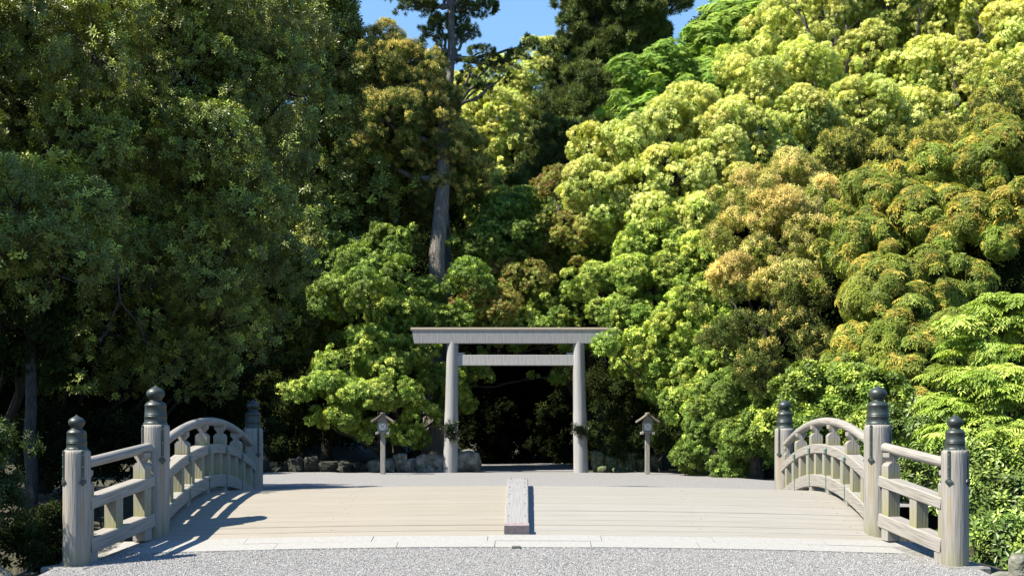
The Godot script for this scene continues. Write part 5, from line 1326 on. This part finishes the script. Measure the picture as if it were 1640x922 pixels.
	tree("forest_tree", "big dark evergreen behind the tall conifer", "tree", "dark trees filling the wood", "dark", Vector3(-6.08, land(-6.08, 73.00), -73.00), 0.40, [
		[-8.50, 4.31, -72.00, 4.20, 4.20, 4.20], [-3.55, 4.76, -73.00, 4.26, 4.26, 4.26], [-6.04, 7.96, -72.50, 4.23, 4.23, 4.23],
		[-8.42, 10.94, -73.00, 4.06, 4.06, 4.06], [-3.60, 12.01, -72.00, 4.00, 4.00, 4.00], [-8.42, 15.20, -73.00, 4.06, 4.06, 4.06],
		[-3.60, 16.21, -72.00, 4.00, 4.00, 4.00]], {"puff": 1.5, "shoots": 36, "size": 2.4})
	tree("forest_tree", "big dark evergreen closing the path behind the gate", "tree", "dark trees filling the wood", "dark", Vector3(1.52, land(1.52, 75.00), -75.00), 0.40, [
		[-1.00, 4.31, -74.00, 4.20, 4.20, 4.20], [4.05, 4.76, -75.00, 4.26, 4.26, 4.26], [1.51, 7.95, -74.50, 4.23, 4.23, 4.23],
		[-0.81, 10.94, -75.00, 4.05, 4.05, 4.05], [3.90, 12.01, -74.00, 4.00, 4.00, 4.00], [-0.81, 15.20, -75.00, 4.05, 4.05, 4.05],
		[3.90, 16.21, -74.00, 4.00, 4.00, 4.00]], {"puff": 1.5, "shoots": 36, "size": 2.4})
	tree("forest_tree", "big dark evergreen behind the dark cedar", "tree", "dark trees filling the wood", "dark", Vector3(8.11, land(8.11, 73.00), -73.00), 0.40, [
		[5.50, 4.31, -72.00, 4.20, 4.20, 4.20], [10.64, 4.76, -73.00, 4.26, 4.26, 4.26], [8.05, 7.96, -72.50, 4.23, 4.23, 4.23],
		[5.78, 10.94, -73.00, 4.06, 4.06, 4.06], [10.40, 12.01, -72.00, 4.00, 4.00, 4.00], [5.78, 15.20, -73.00, 4.06, 4.06, 4.06],
		[10.40, 16.21, -72.00, 4.00, 4.00, 4.00]], {"puff": 1.5, "shoots": 36, "size": 2.4})
	tree("forest_tree", "big dark evergreen behind the light green deciduous tree", "tree", "dark trees filling the wood", "dark", Vector3(16.22, land(16.22, 73.00), -73.00), 0.40, [
		[13.50, 4.31, -72.00, 4.20, 4.20, 4.20], [18.76, 4.76, -73.00, 4.26, 4.26, 4.26], [16.11, 7.96, -72.50, 4.23, 4.23, 4.23],
		[13.89, 10.94, -73.00, 4.06, 4.06, 4.06], [18.40, 12.01, -72.00, 4.00, 4.00, 4.00], [13.89, 15.20, -73.00, 4.06, 4.06, 4.06],
		[18.40, 16.21, -72.00, 4.00, 4.00, 4.00], [13.89, 19.46, -73.00, 4.06, 4.06, 4.06], [18.40, 20.41, -72.00, 4.00, 4.00, 4.00],
		[13.89, 23.72, -73.00, 4.06, 4.06, 4.06], [18.40, 24.61, -72.00, 4.00, 4.00, 4.00]], {"puff": 1.5, "shoots": 36, "size": 2.4})
	tree("forest_tree", "big dark evergreen behind the camphor limbs", "tree", "dark trees filling the wood", "dark", Vector3(24.34, land(24.34, 71.00), -71.00), 0.40, [
		[21.50, 4.31, -70.00, 4.20, 4.20, 4.20], [26.88, 4.76, -71.00, 4.26, 4.26, 4.26], [24.17, 7.96, -70.50, 4.23, 4.23, 4.23],
		[22.01, 10.95, -71.00, 4.06, 4.06, 4.06], [26.40, 12.01, -70.00, 4.00, 4.00, 4.00], [22.01, 15.21, -71.00, 4.06, 4.06, 4.06],
		[26.40, 16.21, -70.00, 4.00, 4.00, 4.00], [22.01, 19.47, -71.00, 4.06, 4.06, 4.06], [26.40, 20.41, -70.00, 4.00, 4.00, 4.00],
		[22.01, 23.73, -71.00, 4.06, 4.06, 4.06], [26.40, 24.61, -70.00, 4.00, 4.00, 4.00]], {"puff": 1.5, "shoots": 36, "size": 2.4})
	tree("forest_tree", "big dark evergreen behind the top right camphor", "tree", "dark trees filling the wood", "dark", Vector3(33.50, land(33.50, 67.00), -67.00), 0.40, [
		[30.50, 4.31, -66.00, 4.20, 4.20, 4.20], [36.04, 4.76, -67.00, 4.26, 4.26, 4.26], [33.25, 7.96, -66.50, 4.23, 4.23, 4.23],
		[31.16, 10.95, -67.00, 4.06, 4.06, 4.06], [35.40, 12.01, -66.00, 4.00, 4.00, 4.00], [31.16, 15.22, -67.00, 4.06, 4.06, 4.06],
		[35.40, 16.21, -66.00, 4.00, 4.00, 4.00], [31.16, 19.48, -67.00, 4.06, 4.06, 4.06], [35.40, 20.41, -66.00, 4.00, 4.00, 4.00],
		[31.16, 23.74, -67.00, 4.06, 4.06, 4.06], [35.40, 24.61, -66.00, 4.00, 4.00, 4.00]], {"puff": 1.5, "shoots": 36, "size": 2.4})
	tree("forest_tree", "big dark evergreen beyond the right edge", "tree", "dark trees filling the wood", "dark", Vector3(40.66, land(40.66, 61.00), -61.00), 0.40, [
		[37.50, 4.31, -60.00, 4.20, 4.20, 4.20], [43.21, 4.77, -61.00, 4.27, 4.27, 4.27], [40.33, 7.96, -60.50, 4.24, 4.24, 4.24],
		[38.33, 10.97, -61.00, 4.07, 4.07, 4.07], [42.40, 12.01, -60.00, 4.00, 4.00, 4.00], [38.33, 15.24, -61.00, 4.07, 4.07, 4.07],
		[42.40, 16.21, -60.00, 4.00, 4.00, 4.00], [38.33, 19.51, -61.00, 4.07, 4.07, 4.07], [42.40, 20.41, -60.00, 4.00, 4.00, 4.00],
		[38.33, 23.78, -61.00, 4.07, 4.07, 4.07], [42.40, 24.61, -60.00, 4.00, 4.00, 4.00]], {"puff": 1.5, "shoots": 36, "size": 2.4})
	tree("forest_tree", "big dark evergreen beyond the left edge", "tree", "dark trees filling the wood", "dark", Vector3(-38.61, land(-38.61, 63.00), -63.00), 0.40, [
		[-40.50, 4.31, -62.00, 4.20, 4.20, 4.20], [-36.07, 4.76, -63.00, 4.27, 4.27, 4.27], [-38.31, 7.96, -62.50, 4.23, 4.23, 4.23],
		[-40.95, 10.96, -63.00, 4.06, 4.06, 4.06], [-35.60, 12.01, -62.00, 4.00, 4.00, 4.00], [-40.95, 15.23, -63.00, 4.06, 4.06, 4.06],
		[-35.60, 16.21, -62.00, 4.00, 4.00, 4.00], [-40.95, 19.50, -63.00, 4.06, 4.06, 4.06], [-35.60, 20.41, -62.00, 4.00, 4.00, 4.00],
		[-40.95, 23.77, -63.00, 4.06, 4.06, 4.06], [-35.60, 24.61, -62.00, 4.00, 4.00, 4.00]], {"puff": 1.5, "shoots": 36, "size": 2.4})
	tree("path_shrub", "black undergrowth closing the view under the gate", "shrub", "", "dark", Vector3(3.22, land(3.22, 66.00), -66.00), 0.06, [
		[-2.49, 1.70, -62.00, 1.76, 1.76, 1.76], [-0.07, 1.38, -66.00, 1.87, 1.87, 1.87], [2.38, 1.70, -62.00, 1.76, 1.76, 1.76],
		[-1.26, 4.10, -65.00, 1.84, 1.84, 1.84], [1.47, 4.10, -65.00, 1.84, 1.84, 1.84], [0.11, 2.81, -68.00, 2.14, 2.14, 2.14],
		[-0.73, 0.54, -64.00, 1.41, 1.41, 1.41], [0.96, 0.19, -65.00, 1.43, 1.43, 1.43], [-1.88, 0.22, -63.00, 1.19, 1.19, 1.19]], {"puff": 0.9, "size": 1.4, "old": Color(0.010, 0.015, 0.005), "young": Color(0.018, 0.026, 0.008)})  # the shade under the gate is painted into these near-black leaves
